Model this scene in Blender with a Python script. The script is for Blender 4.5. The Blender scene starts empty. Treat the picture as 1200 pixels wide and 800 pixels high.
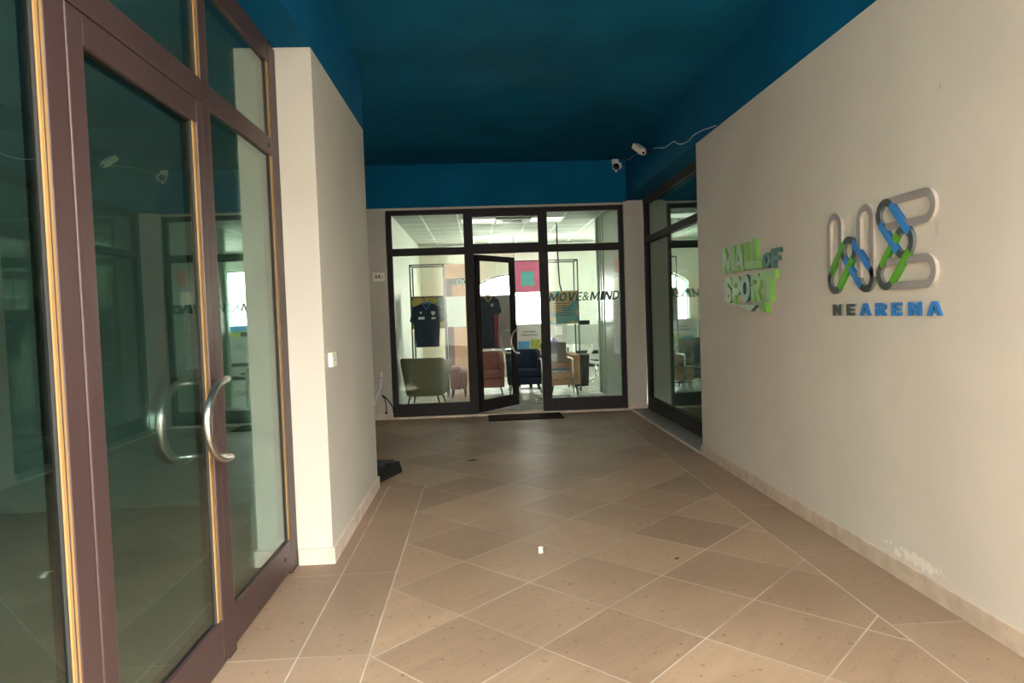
import bpy, bmesh, math, random
from mathutils import Vector, Matrix
random.seed(7)
C = bpy.context.scene.collection
PI = math.pi

# ------------------------------------------------------------------ materials
def _nodes(name):
    m = bpy.data.materials.new(name); m.use_nodes = True
    nt = m.node_tree; nt.nodes.clear()
    out = nt.nodes.new('ShaderNodeOutputMaterial')
    return m, nt, out

def mat(name, col, rough=0.6, metal=0.0, var=0.08, scale=6.0, bump=0.0, bscale=60.0, spec=0.5, stretch=(1, 1, 1)):
    """principled surface with a procedural mottling of its own colour"""
    m, nt, out = _nodes(name)
    N, L = nt.nodes, nt.links
    b = N.new('ShaderNodeBsdfPrincipled')
    b.inputs['Roughness'].default_value = rough
    b.inputs['Metallic'].default_value = metal
    b.inputs['Specular IOR Level'].default_value = spec
    tc = N.new('ShaderNodeTexCoord'); mp = N.new('ShaderNodeMapping')
    mp.inputs['Scale'].default_value = stretch
    L.new(tc.outputs['Object'], mp.inputs['Vector'])
    n = N.new('ShaderNodeTexNoise'); n.inputs['Scale'].default_value = scale
    n.inputs['Detail'].default_value = 5
    L.new(mp.outputs['Vector'], n.inputs['Vector'])
    r = N.new('ShaderNodeValToRGB')
    r.color_ramp.elements[0].position = 0.3; r.color_ramp.elements[1].position = 0.7
    r.color_ramp.elements[0].color = [max(0, c * (1 - var)) for c in col] + [1]
    r.color_ramp.elements[1].color = [min(1, c * (1 + var)) for c in col] + [1]
    L.new(n.outputs['Fac'], r.inputs['Fac'])
    L.new(r.outputs['Color'], b.inputs['Base Color'])
    if bump:
        n2 = N.new('ShaderNodeTexNoise'); n2.inputs['Scale'].default_value = bscale
        n2.inputs['Detail'].default_value = 4
        L.new(mp.outputs['Vector'], n2.inputs['Vector'])
        bp = N.new('ShaderNodeBump'); bp.inputs['Strength'].default_value = bump
        bp.inputs['Distance'].default_value = 0.01
        L.new(n2.outputs['Fac'], bp.inputs['Height']); L.new(bp.outputs['Normal'], b.inputs['Normal'])
    L.new(b.outputs['BSDF'], out.inputs['Surface'])
    return m

def glass(name, tint, refl=(0.92, 1.0, 0.96), ior=1.5):
    """clear sheet glass: Fresnel reflection over a tinted see-through sheet"""
    m, nt, out = _nodes(name)
    N, L = nt.nodes, nt.links
    t = N.new('ShaderNodeBsdfTransparent'); t.inputs['Color'].default_value = (*tint, 1)
    g = N.new('ShaderNodeBsdfGlossy'); g.inputs['Color'].default_value = (*refl, 1)
    g.inputs['Roughness'].default_value = 0.0
    geo = N.new('ShaderNodeNewGeometry')
    mr = N.new('ShaderNodeMapRange')
    mr.inputs['To Min'].default_value = ior; mr.inputs['To Max'].default_value = 1 / ior
    L.new(geo.outputs['Backfacing'], mr.inputs['Value'])
    f = N.new('ShaderNodeFresnel'); L.new(mr.outputs['Result'], f.inputs['IOR'])
    mx = N.new('ShaderNodeMixShader')
    L.new(f.outputs['Fac'], mx.inputs['Fac'])
    L.new(t.outputs['BSDF'], mx.inputs[1]); L.new(g.outputs['BSDF'], mx.inputs[2])
    L.new(mx.outputs['Shader'], out.inputs['Surface'])
    return m

def emit(name, col, s):
    m, nt, out = _nodes(name)
    N, L = nt.nodes, nt.links
    e = N.new('ShaderNodeEmission'); e.inputs['Strength'].default_value = s
    n = N.new('ShaderNodeTexNoise'); n.inputs['Scale'].default_value = 3
    r = N.new('ShaderNodeValToRGB')
    r.color_ramp.elements[0].color = (*[c * .97 for c in col], 1); r.color_ramp.elements[1].color = (*col, 1)
    L.new(n.outputs['Fac'], r.inputs['Fac']); L.new(r.outputs['Color'], e.inputs['Color'])
    L.new(e.outputs['Emission'], out.inputs['Surface'])
    return m

def tile_mat(name, w, h, loc, rot, c1, c2, grout, mortar=0.004, rough=0.42, streak=(1.2, 9, 1), spec=.5):
    """stone tiles with thin grout and a cloudy travertine grain"""
    m, nt, out = _nodes(name)
    N, L = nt.nodes, nt.links
    b = N.new('ShaderNodeBsdfPrincipled'); b.inputs['Specular IOR Level'].default_value = spec
    tc = N.new('ShaderNodeTexCoord'); mp = N.new('ShaderNodeMapping')
    mp.inputs['Location'].default_value = loc; mp.inputs['Rotation'].default_value = (0, 0, rot)
    L.new(tc.outputs['Object'], mp.inputs['Vector'])
    br = N.new('ShaderNodeTexBrick'); br.offset = 0; br.squash = 1
    br.inputs['Scale'].default_value = 1
    br.inputs['Brick Width'].default_value = w; br.inputs['Row Height'].default_value = h
    br.inputs['Mortar Size'].default_value = mortar; br.inputs['Mortar Smooth'].default_value = .2
    br.inputs['Color1'].default_value = (0, 0, 0, 1); br.inputs['Color2'].default_value = (1, 1, 1, 1)
    br.inputs['Mortar'].default_value = (.5, .5, .5, 1)
    L.new(mp.outputs['Vector'], br.inputs['Vector'])
    mp2 = N.new('ShaderNodeMapping'); mp2.inputs['Scale'].default_value = streak
    L.new(mp.outputs['Vector'], mp2.inputs['Vector'])
    n = N.new('ShaderNodeTexNoise'); n.inputs['Scale'].default_value = 2.2; n.inputs['Detail'].default_value = 8
    n.inputs['Roughness'].default_value = .62
    L.new(mp2.outputs['Vector'], n.inputs['Vector'])
    n3 = N.new('ShaderNodeTexNoise'); n3.inputs['Scale'].default_value = 1.1; n3.inputs['Detail'].default_value = 3
    L.new(mp.outputs['Vector'], n3.inputs['Vector'])
    a = N.new('ShaderNodeMix'); a.data_type = 'FLOAT'; a.inputs[0].default_value = .45
    L.new(n.outputs['Fac'], a.inputs[2]); L.new(n3.outputs['Fac'], a.inputs[3])
    a2 = N.new('ShaderNodeMix'); a2.data_type = 'FLOAT'; a2.inputs[0].default_value = .22
    L.new(a.outputs[0], a2.inputs[2]); L.new(br.outputs['Color'], a2.inputs[3])
    r = N.new('ShaderNodeValToRGB')
    r.color_ramp.elements[0].position = .3; r.color_ramp.elements[1].position = .7
    r.color_ramp.elements[0].color = (*c1, 1); r.color_ramp.elements[1].color = (*c2, 1)
    L.new(a2.outputs[0], r.inputs['Fac'])
    # dark pits
    v = N.new('ShaderNodeTexNoise'); v.inputs['Scale'].default_value = 26; v.inputs['Detail'].default_value = 5
    L.new(mp.outputs['Vector'], v.inputs['Vector'])
    vr = N.new('ShaderNodeValToRGB'); vr.color_ramp.elements[0].position = .28; vr.color_ramp.elements[1].position = .37
    vr.color_ramp.elements[0].color = (.55, .5, .46, 1); vr.color_ramp.elements[1].color = (1, 1, 1, 1)
    L.new(v.outputs['Fac'], vr.inputs['Fac'])
    mu = N.new('ShaderNodeMix'); mu.data_type = 'RGBA'; mu.blend_type = 'MULTIPLY'; mu.inputs[0].default_value = 1
    L.new(r.outputs['Color'], mu.inputs[6]); L.new(vr.outputs['Color'], mu.inputs[7])
    mg = N.new('ShaderNodeMix'); mg.data_type = 'RGBA'
    # grout is patchy: pale where it is clean
    gp = N.new('ShaderNodeTexNoise'); gp.inputs['Scale'].default_value = 1.7
    L.new(mp.outputs['Vector'], gp.inputs['Vector'])
    gr = N.new('ShaderNodeValToRGB'); gr.color_ramp.elements[0].position = .4; gr.color_ramp.elements[1].position = .6
    gr.color_ramp.elements[0].color = (*[c * .66 for c in grout], 1); gr.color_ramp.elements[1].color = (*grout, 1)
    L.new(gp.outputs['Fac'], gr.inputs['Fac'])
    L.new(br.outputs['Fac'], mg.inputs[0]); L.new(mu.outputs[2], mg.inputs[6]); L.new(gr.outputs['Color'], mg.inputs[7])
    L.new(mg.outputs[2], b.inputs['Base Color'])
    rr = N.new('ShaderNodeMapRange'); rr.inputs['From Min'].default_value = .3; rr.inputs['From Max'].default_value = .7
    rr.inputs['To Min'].default_value = rough - .1; rr.inputs['To Max'].default_value = rough + .12
    L.new(n.outputs['Fac'], rr.inputs['Value']); L.new(rr.outputs['Result'], b.inputs['Roughness'])
    bp = N.new('ShaderNodeBump'); bp.inputs['Strength'].default_value = .35; bp.inputs['Distance'].default_value = .004
    n4 = N.new('ShaderNodeTexNoise'); n4.inputs['Scale'].default_value = 16; n4.inputs['Detail'].default_value = 5
    L.new(mp.outputs['Vector'], n4.inputs['Vector'])
    L.new(n4.outputs['Fac'], bp.inputs['Height']); L.new(bp.outputs['Normal'], b.inputs['Normal'])
    L.new(b.outputs['BSDF'], out.inputs['Surface'])
    return m

def plaster_mat(name, col, peel=None):
    """painted plaster; a flaked pale patch where peel=(y,z) says the paint has come off"""
    m, nt, out = _nodes(name)
    N, L = nt.nodes, nt.links
    b = N.new('ShaderNodeBsdfPrincipled'); b.inputs['Roughness'].default_value = .75
    b.inputs['Specular IOR Level'].default_value = .25
    tc = N.new('ShaderNodeTexCoord')
    n = N.new('ShaderNodeTexNoise'); n.inputs['Scale'].default_value = 1.3; n.inputs['Detail'].default_value = 6
    L.new(tc.outputs['Object'], n.inputs['Vector'])
    r = N.new('ShaderNodeValToRGB'); r.color_ramp.elements[0].position = .3; r.color_ramp.elements[1].position = .7
    r.color_ramp.elements[0].color = (*[c * .94 for c in col], 1); r.color_ramp.elements[1].color = (*[c * 1.05 for c in col], 1)
    L.new(n.outputs['Fac'], r.inputs['Fac'])
    colour = r.outputs['Color']
    # small scuffs
    v = N.new('ShaderNodeTexNoise'); v.inputs['Scale'].default_value = 9; v.inputs['Detail'].default_value = 2
    L.new(tc.outputs['Object'], v.inputs['Vector'])
    vr = N.new('ShaderNodeValToRGB'); vr.color_ramp.elements[0].position = .2; vr.color_ramp.elements[1].position = .24
    vr.color_ramp.elements[0].color = (.72, .7, .68, 1); vr.color_ramp.elements[1].color = (1, 1, 1, 1)
    L.new(v.outputs['Fac'], vr.inputs['Fac'])
    mu = N.new('ShaderNodeMix'); mu.data_type = 'RGBA'; mu.blend_type = 'MULTIPLY'; mu.inputs[0].default_value = 1
    L.new(colour, mu.inputs[6]); L.new(vr.outputs['Color'], mu.inputs[7]); colour = mu.outputs[2]
    if peel:
        mp = N.new('ShaderNodeMapping'); mp.vector_type = 'POINT'
        mp.inputs['Location'].default_value = (0, -peel[0] * 2.2, -peel[1] * 14); mp.inputs['Scale'].default_value = (0, 2.2, 14)
        L.new(tc.outputs['Object'], mp.inputs['Vector'])
        ln = N.new('ShaderNodeVectorMath'); ln.operation = 'LENGTH'; L.new(mp.outputs['Vector'], ln.inputs[0])
        nn = N.new('ShaderNodeTexNoise'); nn.inputs['Scale'].default_value = 22; nn.inputs['Detail'].default_value = 4
        L.new(tc.outputs['Object'], nn.inputs['Vector'])
        ad = N.new('ShaderNodeMath'); ad.operation = 'MULTIPLY_ADD'; ad.inputs[1].default_value = 1.6
        L.new(nn.outputs['Fac'], ad.inputs[0]); L.new(ln.outputs['Value'], ad.inputs[2])
        mr = N.new('ShaderNodeMapRange'); mr.inputs['From Min'].default_value = 1.1; mr.inputs['From Max'].default_value = 1.3
        mr.inputs['To Min'].default_value = 1; mr.inputs['To Max'].default_value = 0
        L.new(ad.outputs[0], mr.inputs['Value'])
        mg = N.new('ShaderNodeMix'); mg.data_type = 'RGBA'
        mg.inputs[7].default_value = (.78, .72, .62, 1)
        L.new(mr.outputs['Result'], mg.inputs[0]); L.new(colour, mg.inputs[6]); colour = mg.outputs[2]
    L.new(colour, b.inputs['Base Color'])
    n2 = N.new('ShaderNodeTexNoise'); n2.inputs['Scale'].default_value = 45; n2.inputs['Detail'].default_value = 4
    L.new(tc.outputs['Object'], n2.inputs['Vector'])
    bp = N.new('ShaderNodeBump'); bp.inputs['Strength'].default_value = .12; bp.inputs['Distance'].default_value = .006
    L.new(n2.outputs['Fac'], bp.inputs['Height']); L.new(bp.outputs['Normal'], b.inputs['Normal'])
    L.new(b.outputs['BSDF'], out.inputs['Surface'])
    return m

M = {}
M['wall'] = plaster_mat('warm grey plaster', (.64, .57, .48), peel=(3.42, .15))
M['pier'] = plaster_mat('pale plaster', (.53, .485, .41))
M['blue'] = mat('petrol blue paint', (.002, .096, .20), .8, var=.12, scale=1.5, bump=.1, bscale=40, spec=.08)
M['blue_dark'] = mat('dark petrol ceiling paint', (.003, .105, .20), .85, var=.2, scale=1.2, bump=.1, bscale=40, spec=.08)
S2 = 2 ** .5
M['tile'] = tile_mat('diagonal travertine tiles', .75 / S2, .75 / S2, (-3.97 / S2 + .75 / S2 * 8, -4.28 / S2 + .75 / S2 * 8, 0), -PI / 4,
                     (.20, .122, .072), (.40, .255, .155), (.50, .39, .29), rough=.5, spec=.42)
M['tile_strip'] = tile_mat('straight travertine strip', 40, .98, (20, -4.01 + .98 * 8, 0), 0,
                           (.225, .142, .088), (.375, .245, .155), (.48, .38, .29), streak=(7, 1.5, 1), rough=.52, spec=.3)
M['grout'] = mat('pale grout', (.5, .4, .31), .8, var=.3, scale=3)
M['stone'] = mat('beige stone skirting', (.56, .44, .33), .5, var=.16, scale=9, bump=.1)
M['stone_pale'] = mat('pale stone skirting', (.62, .51, .41), .5, var=.14, scale=9, bump=.1)
M['sill'] = mat('grey green stone sill', (.20, .19, .165), .42, var=.2, scale=12)
M['bronze'] = mat('bronze brown aluminium', (.062, .034, .031), .45, .2, var=.06, scale=30)
M['dark_frame'] = mat('dark bronze aluminium', (.019, .0165, .016), .6, 0, spec=.2, var=.08, scale=30)
M['bead'] = mat('ochre glazing bead', (.33, .19, .072), .7, spec=.2, var=.12, scale=20, stretch=(1, 1, .1))
M['gasket'] = mat('black rubber gasket', (.02, .018, .016), .7)
M['glass'] = glass('showroom glass', (.94, .97, .95), ior=1.33)
M['glass_green'] = glass('green tinted glass', (.68, .78, .75), ior=1.95)
M['steel'] = mat('brushed steel', (.62, .57, .5), .28, 1, var=.06, scale=80, stretch=(1, 1, .1))
M['chrome'] = mat('chrome tube', (.8, .8, .8), .12, 1, var=.02)
M['white'] = mat('white paint', (.72, .76, .68), .6, var=.03, scale=2)
M['ceil_tile'] = tile_mat('mineral ceiling tiles', .62, .62, (.95 + .62 * 4, -.31 + .62 * 4, 0), 0, (.42, .45, .40), (.50, .53, .47), (.9, .92, .86), mortar=.02, rough=.8, streak=(4, 4, 4), spec=.1)
M['show_floor'] = tile_mat('polished pale floor tiles', .6, .6, (3, 0, 0), 0, (.50, .50, .46), (.58, .58, .53), (.42, .42, .4), mortar=.003, rough=.22)
M['dim'] = mat('dim room paint', (.52, .56, .53), .8, var=.08, scale=2)
M['dim_floor'] = mat('dim room floor', (.38, .37, .34), .5, var=.15, scale=4)
M['led'] = emit('lit ceiling panel', (1, .98, .80), .4)
M['text'] = mat('dark green vinyl lettering', (.01, .075, .042), .5)
M['black'] = mat('black metal', (.014, .014, .014), .45, .3)
M['rubber'] = mat('black rubber', (.012, .012, .0115), .8, spec=.15, var=.2, scale=20, bump=.1)
M['mat_brown'] = mat('brown coir doormat', (.055, .030, .018), .95, spec=.1, var=.35, scale=90, bump=.6, bscale=220)
M['cream'] = mat('cream plastic', (.88, .80, .64), .45, var=.03)
M['grey_plastic'] = mat('grey plastic', (.42, .41, .37), .45, var=.05)
M['white_plastic'] = mat('white plastic', (.78, .74, .70), .4, var=.03)
M['lens'] = mat('black camera lens', (.01, .004, .004), .12)
M['wire'] = mat('white cable', (.55, .6, .6), .5)
M['ink'] = mat('dark ink', (.06, .05, .03), .6)
M['lime_side'] = mat('lime green sign side', (.13, .33, .03), .45, var=.08)
M['mint'] = mat('mint green sign face', (.33, .53, .30), .45, var=.1)
M['lime_face'] = mat('leaf green sign face', (.22, .43, .13), .45, var=.1)
M['teal_face'] = mat('teal sign face', (.05, .17, .13), .45, var=.1)
M['teal_side'] = mat('deep teal sign side', (.012, .07, .055), .45, var=.1)
M['pale_teal'] = mat('pale teal sign face', (.30, .47, .37), .45, var=.1)
M['ring'] = mat('grey logo ring face', (.30, .265, .245), .5, var=.06)
M['ring_side'] = mat('cream logo ring side', (.42, .36, .31), .5, var=.05)
M['char'] = mat('charcoal logo face', (.062, .068, .064), .5, var=.1)
M['char_side'] = mat('charcoal logo side', (.12, .125, .115), .5, var=.1)
M['lgreen'] = mat('bright green logo ribbon', (.10, .36, .02), .45, var=.08)
M['lblue'] = mat('bright blue logo ribbon', (.03, .20, .52), .45, var=.08)
M['blue_side'] = mat('deep blue ribbon side', (.018, .11, .30), .45, var=.08)
M['green_side'] = mat('deep green ribbon side', (.05, .20, .012), .45, var=.08)
M['green_cloth'] = mat('olive upholstery', (.17, .16, .10), .85, var=.15, scale=25, bump=.2, bscale=250)
M['pink_cloth'] = mat('dusty pink upholstery', (.36, .12, .115), .85, var=.12, scale=25, bump=.2, bscale=250)
M['navy_cloth'] = mat('navy upholstery', (.008, .022, .055), .85, var=.15, scale=25, bump=.2, bscale=250)
M['tan'] = mat('tan leather', (.52, .27, .12), .5, var=.12, scale=12)
M['grey_cloth'] = mat('grey upholstery', (.07, .067, .062), .85, var=.15, scale=25, bump=.2, bscale=250)
M['jersey'] = mat('navy jersey knit', (.010, .022, .055), .8, var=.25, scale=9, bump=.1, bscale=200)
M['jersey_trim'] = mat('blue collar trim', (.05, .16, .32), .8)
M['gold'] = mat('gold jersey trim', (.55, .42, .06), .7)
M['print'] = mat('white jersey print', (.75, .78, .78), .7)
M['red_cloth'] = mat('crimson jersey side', (.30, .02, .06), .8, var=.15)
M['orange'] = mat('orange painted board', (.62, .27, .11), .6, var=.1, scale=3)
M['maroon'] = mat('maroon painted board', (.17, .035, .045), .6, var=.1)
M['pink'] = mat('pink banner', (.62, .15, .27), .6, var=.22, scale=1.6)
M['teal'] = mat('teal patch', (.12, .42, .40), .6, var=.06)
M['paper'] = mat('white paper', (.78, .78, .75), .7, var=.03)
M['sky_blue'] = mat('sky blue print', (.12, .42, .75), .6)
M['lemon'] = mat('lemon green print', (.50, .58, .12), .6, var=.25, scale=30)
M['violet'] = mat('violet ball rubber', (.12, .08, .34), .4)
M['desk_grey'] = mat('grey laminate', (.42, .46, .42), .5, var=.04)
M['desk_white'] = mat('white laminate', (.8, .82, .78), .35, var=.03)
M['mauve'] = mat('grey mauve board', (.36, .30, .31), .6, var=.08)
M['partition'] = mat('sage green panel', (.30, .37, .29), .35, var=.06, scale=2)
M['alu'] = mat('pale green aluminium', (.45, .56, .47), .5, .1, var=.1, scale=5)
M['paving'] = mat('street paving', (.24, .225, .205), .8, var=.2, scale=3)
M['asphalt'] = mat('dark asphalt', (.045, .045, .044), .9, var=.25, scale=5)
M['added_wall'] = mat('added wall render', (.52, .48, .42), .8, var=.2, scale=1)
M['leaf'] = mat('dry brown leaf', (.03, .018, .012), .8)
M['poster_scene'] = None

def poster_mat(name, ramp, scale=3.0, dist=2.0):
    """printed poster: wavy colour fields"""
    m, nt, out = _nodes(name)
    N, L = nt.nodes, nt.links
    b = N.new('ShaderNodeBsdfPrincipled'); b.inputs['Roughness'].default_value = .6
    tc = N.new('ShaderNodeTexCoord')
    n = N.new('ShaderNodeTexNoise'); n.inputs['Scale'].default_value = scale; n.inputs['Distortion'].default_value = dist
    n.inputs['Detail'].default_value = 1
    L.new(tc.outputs['Object'], n.inputs['Vector'])
    r = N.new('ShaderNodeValToRGB'); r.color_ramp.interpolation = 'CONSTANT'
    els = r.color_ramp.elements
    els[0].position = 0; els[0].color = (*ramp[0][1], 1)
    els[1].position = ramp[1][0]; els[1].color = (*ramp[1][1], 1)
    for p, c in ramp[2:]:
        e = els.new(p); e.color = (*c, 1)
    L.new(n.outputs['Fac'], r.inputs['Fac']); L.new(r.outputs['Color'], b.inputs['Base Color'])
    L.new(b.outputs['BSDF'], out.inputs['Surface'])
    return m
M['poster_a'] = poster_mat('teal and ochre poster', [(0, (.07, .22, .23)), (.5, (.42, .30, .06)), (.62, (.06, .20, .22))], 2.6)
M['poster_b'] = poster_mat('teal and sand poster', [(0, (.10, .33, .32)), (.46, (.45, .33, .12)), (.7, (.12, .36, .34))], 1.9)

# ------------------------------------------------------------------ mesh builder
class MB:
    def __init__(s): s.bm = bmesh.new()
    def _mi(s, verts, mi):
        if mi:
            for f in {f for v in verts for f in v.link_faces}: f.material_index = mi
    def box(s, x0, x1, y0, y1, z0, z1, bev=0, mi=0, rot=None, seg=2):
        t = bmesh.new()
        r = bmesh.ops.create_cube(t, size=1)
        for v in t.verts:
            v.co = Vector(((x0 + x1) / 2 + v.co.x * (x1 - x0), (y0 + y1) / 2 + v.co.y * (y1 - y0), (z0 + z1) / 2 + v.co.z * (z1 - z0)))
        if bev:
            bmesh.ops.bevel(t, geom=t.edges[:], offset=bev, segments=seg, affect='EDGES', profile=.5)
        if rot: bmesh.ops.transform(t, matrix=rot, verts=t.verts[:])
        s.merge(t, mi); return s
    def merge(s, t, mi=0):
        mp = {}
        for v in t.verts: mp[v] = s.bm.verts.new(v.co)
        for f in t.faces:
            try:
                nf = s.bm.faces.new([mp[v] for v in f.verts]); nf.material_index = f.material_index + mi; nf.smooth = f.smooth
            except ValueError: pass
        t.free()
    def poly(s, pts, mi=0):
        f = s.bm.faces.new([s.bm.verts.new(p) for p in pts]); f.material_index = mi; return s
    def prism(s, pts, vec, mi=0, mi_side=None):
        """closed polygon swept along vec"""
        vec = Vector(vec); a = [s.bm.verts.new(p) for p in pts]; b = [s.bm.verts.new(Vector(p) + vec) for p in pts]
        n = len(pts)
        f = s.bm.faces.new(a[::-1]); f.material_index = mi
        f = s.bm.faces.new(b); f.material_index = mi
        for i in range(n):
            f = s.bm.faces.new([a[i], a[(i + 1) % n], b[(i + 1) % n], b[i]]); f.material_index = mi if mi_side is None else mi_side
        return s
    def tube(s, path, r, n=10, mi=0, caps=True):
        path = [Vector(p) for p in path]; rings = []
        up = None
        for i, p in enumerate(path):
            d = (path[min(i + 1, len(path) - 1)] - path[max(i - 1, 0)]).normalized()
            if up is None: up = Vector((0, 0, 1)) if abs(d.z) < .9 else Vector((1, 0, 0))
            sx = d.cross(up).normalized(); up = sx.cross(d).normalized()
            rr = r[i] if isinstance(r, (list, tuple)) else r
            rings.append([s.bm.verts.new(p + (sx * math.cos(2 * PI * k / n) + up * math.sin(2 * PI * k / n)) * rr) for k in range(n)])
        for a, b in zip(rings, rings[1:]):
            for k in range(n):
                f = s.bm.faces.new([a[k], a[(k + 1) % n], b[(k + 1) % n], b[k]]); f.smooth = True; f.material_index = mi
        if caps:
            for rg in (rings[0], rings[-1]):
                f = s.bm.faces.new(rg if rg is rings[-1] else rg[::-1]); f.material_index = mi
        return s
    def sphere(s, c, r, sc=(1, 1, 1), seg=20, mi=0):
        t = bmesh.new(); bmesh.ops.create_uvsphere(t, u_segments=seg, v_segments=seg // 2, radius=r)
        for v in t.verts: v.co = Vector((v.co.x * sc[0] + c[0], v.co.y * sc[1] + c[1], v.co.z * sc[2] + c[2]))
        for f in t.faces: f.smooth = True
        s.merge(t, mi); return s
    def obj(s, name, mats, parent=None, loc=None):
        bmesh.ops.recalc_face_normals(s.bm, faces=s.bm.faces[:])
        me = bpy.data.meshes.new(name); s.bm.to_mesh(me); s.bm.free()
        for m in (mats if isinstance(mats, (list, tuple)) else [mats]): me.materials.append(M[m])
        o = bpy.data.objects.new(name, me); C.objects.link(o)
        if parent: o.parent = parent
        if loc: o.location = loc
        return o

def empty(name, loc=(0, 0, 0), rz=0):
    o = bpy.data.objects.new(name, None); C.objects.link(o); o.location = loc; o.rotation_euler = (0, 0, rz)
    o.empty_display_size = .1
    return o
def thing(name, label, cat, loc=(0, 0, 0), rz=0, group=None):
    return tag(empty(name, loc, rz), label, cat, group)
def tag(o, label, cat, group=None):
    o['label'] = label; o['category'] = cat
    if group: o['group'] = group
    return o
def struct(o, label=None):
    o['kind'] = 'structure'
    if label: o['label'] = label
    return o
def copy_tree(o, parent=None):
    c = o.copy(); C.objects.link(c)
    if parent: c.parent = parent
    for ch in list(o.children): copy_tree(ch, c)
    return c

def text_verts(ch, offset=0.0, shear=0.0, extrude=.5):
    cu = bpy.data.curves.new('glyph', 'FONT'); cu.body = ch; cu.size = 1; cu.offset = offset; cu.shear = shear
    cu.extrude = extrude; cu.resolution_u = 4
    o = bpy.data.objects.new('glyph', cu); C.objects.link(o)
    dg = bpy.context.evaluated_depsgraph_get(); dg.update()
    me = bpy.data.meshes.new_from_object(o.evaluated_get(dg))
    bpy.data.objects.remove(o); bpy.data.curves.remove(cu)
    return me
def glyph(ch, org, ux, uz, un, w, h, depth, mats, parent, offset=0.0, shear=0.0, name='letter', label=None):
    """one letter fitted to a w x h box; org = lower-left of its back face, ux/uz/un its right, up and outward directions"""
    me = text_verts(ch, offset, shear)
    xs = [v.co.x for v in me.vertices]; ys = [v.co.y for v in me.vertices]
    x0, x1, y0, y1 = min(xs), max(xs), min(ys), max(ys)
    org, ux, uz, un = Vector(org), Vector(ux), Vector(uz), Vector(un)
    for v in me.vertices:
        c = v.co
        v.co = org + ux * ((c.x - x0) / (x1 - x0) * w) + uz * ((c.y - y0) / (y1 - y0) * h) + un * ((c.z + .5) * depth)
    me.update()
    me.materials.clear()
    for m in mats: me.materials.append(M[m])
    if len(mats) > 1:
        for p in me.polygons: p.material_index = 0 if p.normal.dot(un) > .7 else 1
    o = bpy.data.objects.new(name, me); C.objects.link(o)
    if parent: o.parent = parent
    if label: o['label'] = label
    return o

# ------------------------------------------------------------------ dimensions (metres; x right, y down the passage, z up)
XD, XP, XR, XW = -1.19, -.96, 2.22, 2.46      # left doors, left pier face, right wall face, right glazing
YP0, YP1, YR, YF = 4.21, 6.05, 6.83, 10.12     # pier ends, end of the right wall, facade
ZB, ZC = 3.14, 3.72                            # top of the plaster / beam underside, ceiling
YC = -1.6
YRS = .3   # right wall cut short here, out of view, to let more light in
YO = -1.6                                      # open end of the passage behind the camera

# ------------------------------------------------------------------ floor
f = MB()
def strip(x0, x1, y0, y1, mi): f.poly([(x0, y0, 0), (x1, y0, 0), (x1, y1, 0), (x0, y1, 0)], mi)
g = .0035
strip(-1.30, -.87 - g, YO, 6.10, 1); strip(-.87 - g, -.87 + g, YO, 6.10, 2); strip(-.87 + g, -.55 - g, YO, 6.10, 1)
strip(-.55 - g, -.55 + g, YO, 6.10, 2); strip(-.55 + g, 1.85 - g, YO, 6.10, 0)
strip(-3.2, 1.85 - g, 6.10, 10.32, 0)
strip(1.85 - g, 1.85 + g, YO, 9.7, 2); strip(1.85 + g, 2.5, YO, 9.7, 1); strip(1.85 - g, 2.5, 9.7, 10.32, 0)
struct(f.obj('floor', ['tile', 'tile_strip', 'grout']))

# ceilings and blue beams
struct(MB().box(-3.2, 2.7, YC, 10.4, ZC, ZC + .2).obj('ceiling', 'blue_dark'))
m = MB().box(XR, 2.75, YRS, YR, 0, ZB)
struct(m.obj('wall_right', 'wall'))
struct(MB().box(XR, 2.75, YRS, YF + .2, ZB, ZC).obj('wall_right_beam', 'blue'))
# facade: blue fascia over plaster piers
struct(MB().box(-3.2, XR, YF - .02, YF + .3, 3.10, ZC).obj('wall_back_beam', 'blue'))
m = MB().box(-3.2, -1.34, YF, YF + .3, 0, 3.10)
struct(m.obj('wall_back_left', 'pier'))
m = MB().box(2.17, XW, YF - .02, YF + .3, 0, 3.12)
struct(m.obj('wall_back_right', 'pier'))
# left side: pier between the doors and the side opening
struct(MB().box(-1.45, XP, YP0, YP1, 0, ZB, bev=.004).obj('wall_left', 'pier'))
struct(MB().box(-1.45, XP, YO, YP1, ZB, ZC).obj('wall_left_beam', 'blue'))
struct(MB().box(-1.45, XD + .02, YO, .84, 0, ZB).obj('wall_left_entry', 'pier'))
struct(MB().box(-3.2, -1.45, YP1 - .2, YP1, 0, ZC).obj('wall_left_return', 'pier'))
struct(MB().box(-3.4, -3.2, YP1 - .2, YF + .3, 0, ZC).obj('wall_left_alcove', 'pier'))
# skirtings
struct(MB().box(XR - .016, XR, YRS, YR + .01, 0, .10, bev=.002).box(XR - .016, XR + .2, YR, YR + .014, 0, .10, bev=.002).obj('baseboard_right', 'stone'))
m = MB().box(XP, XP + .016, YP0 - .016, YP1 + .016, 0, .10, bev=.002).box(-1.165, XP, YP0 - .016, YP0, 0, .10, bev=.002).box(-1.45, XP, YP1, YP1 + .016, 0, .10, bev=.002)
struct(m.obj('baseboard_left', 'stone_pale'))
m = MB().box(-3.2, -1.335, YF - .016, YF, 0, .09, bev=.002).box(2.165, XW, YF - .036, YF - .02, 0, .09, bev=.002)
struct(m.obj('baseboard_back', 'stone'))
struct(MB().box(-1.34, 2.172, YF + .0, YF + .3, 3.068, 3.10).obj('trim_3', 'pier'))
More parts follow.
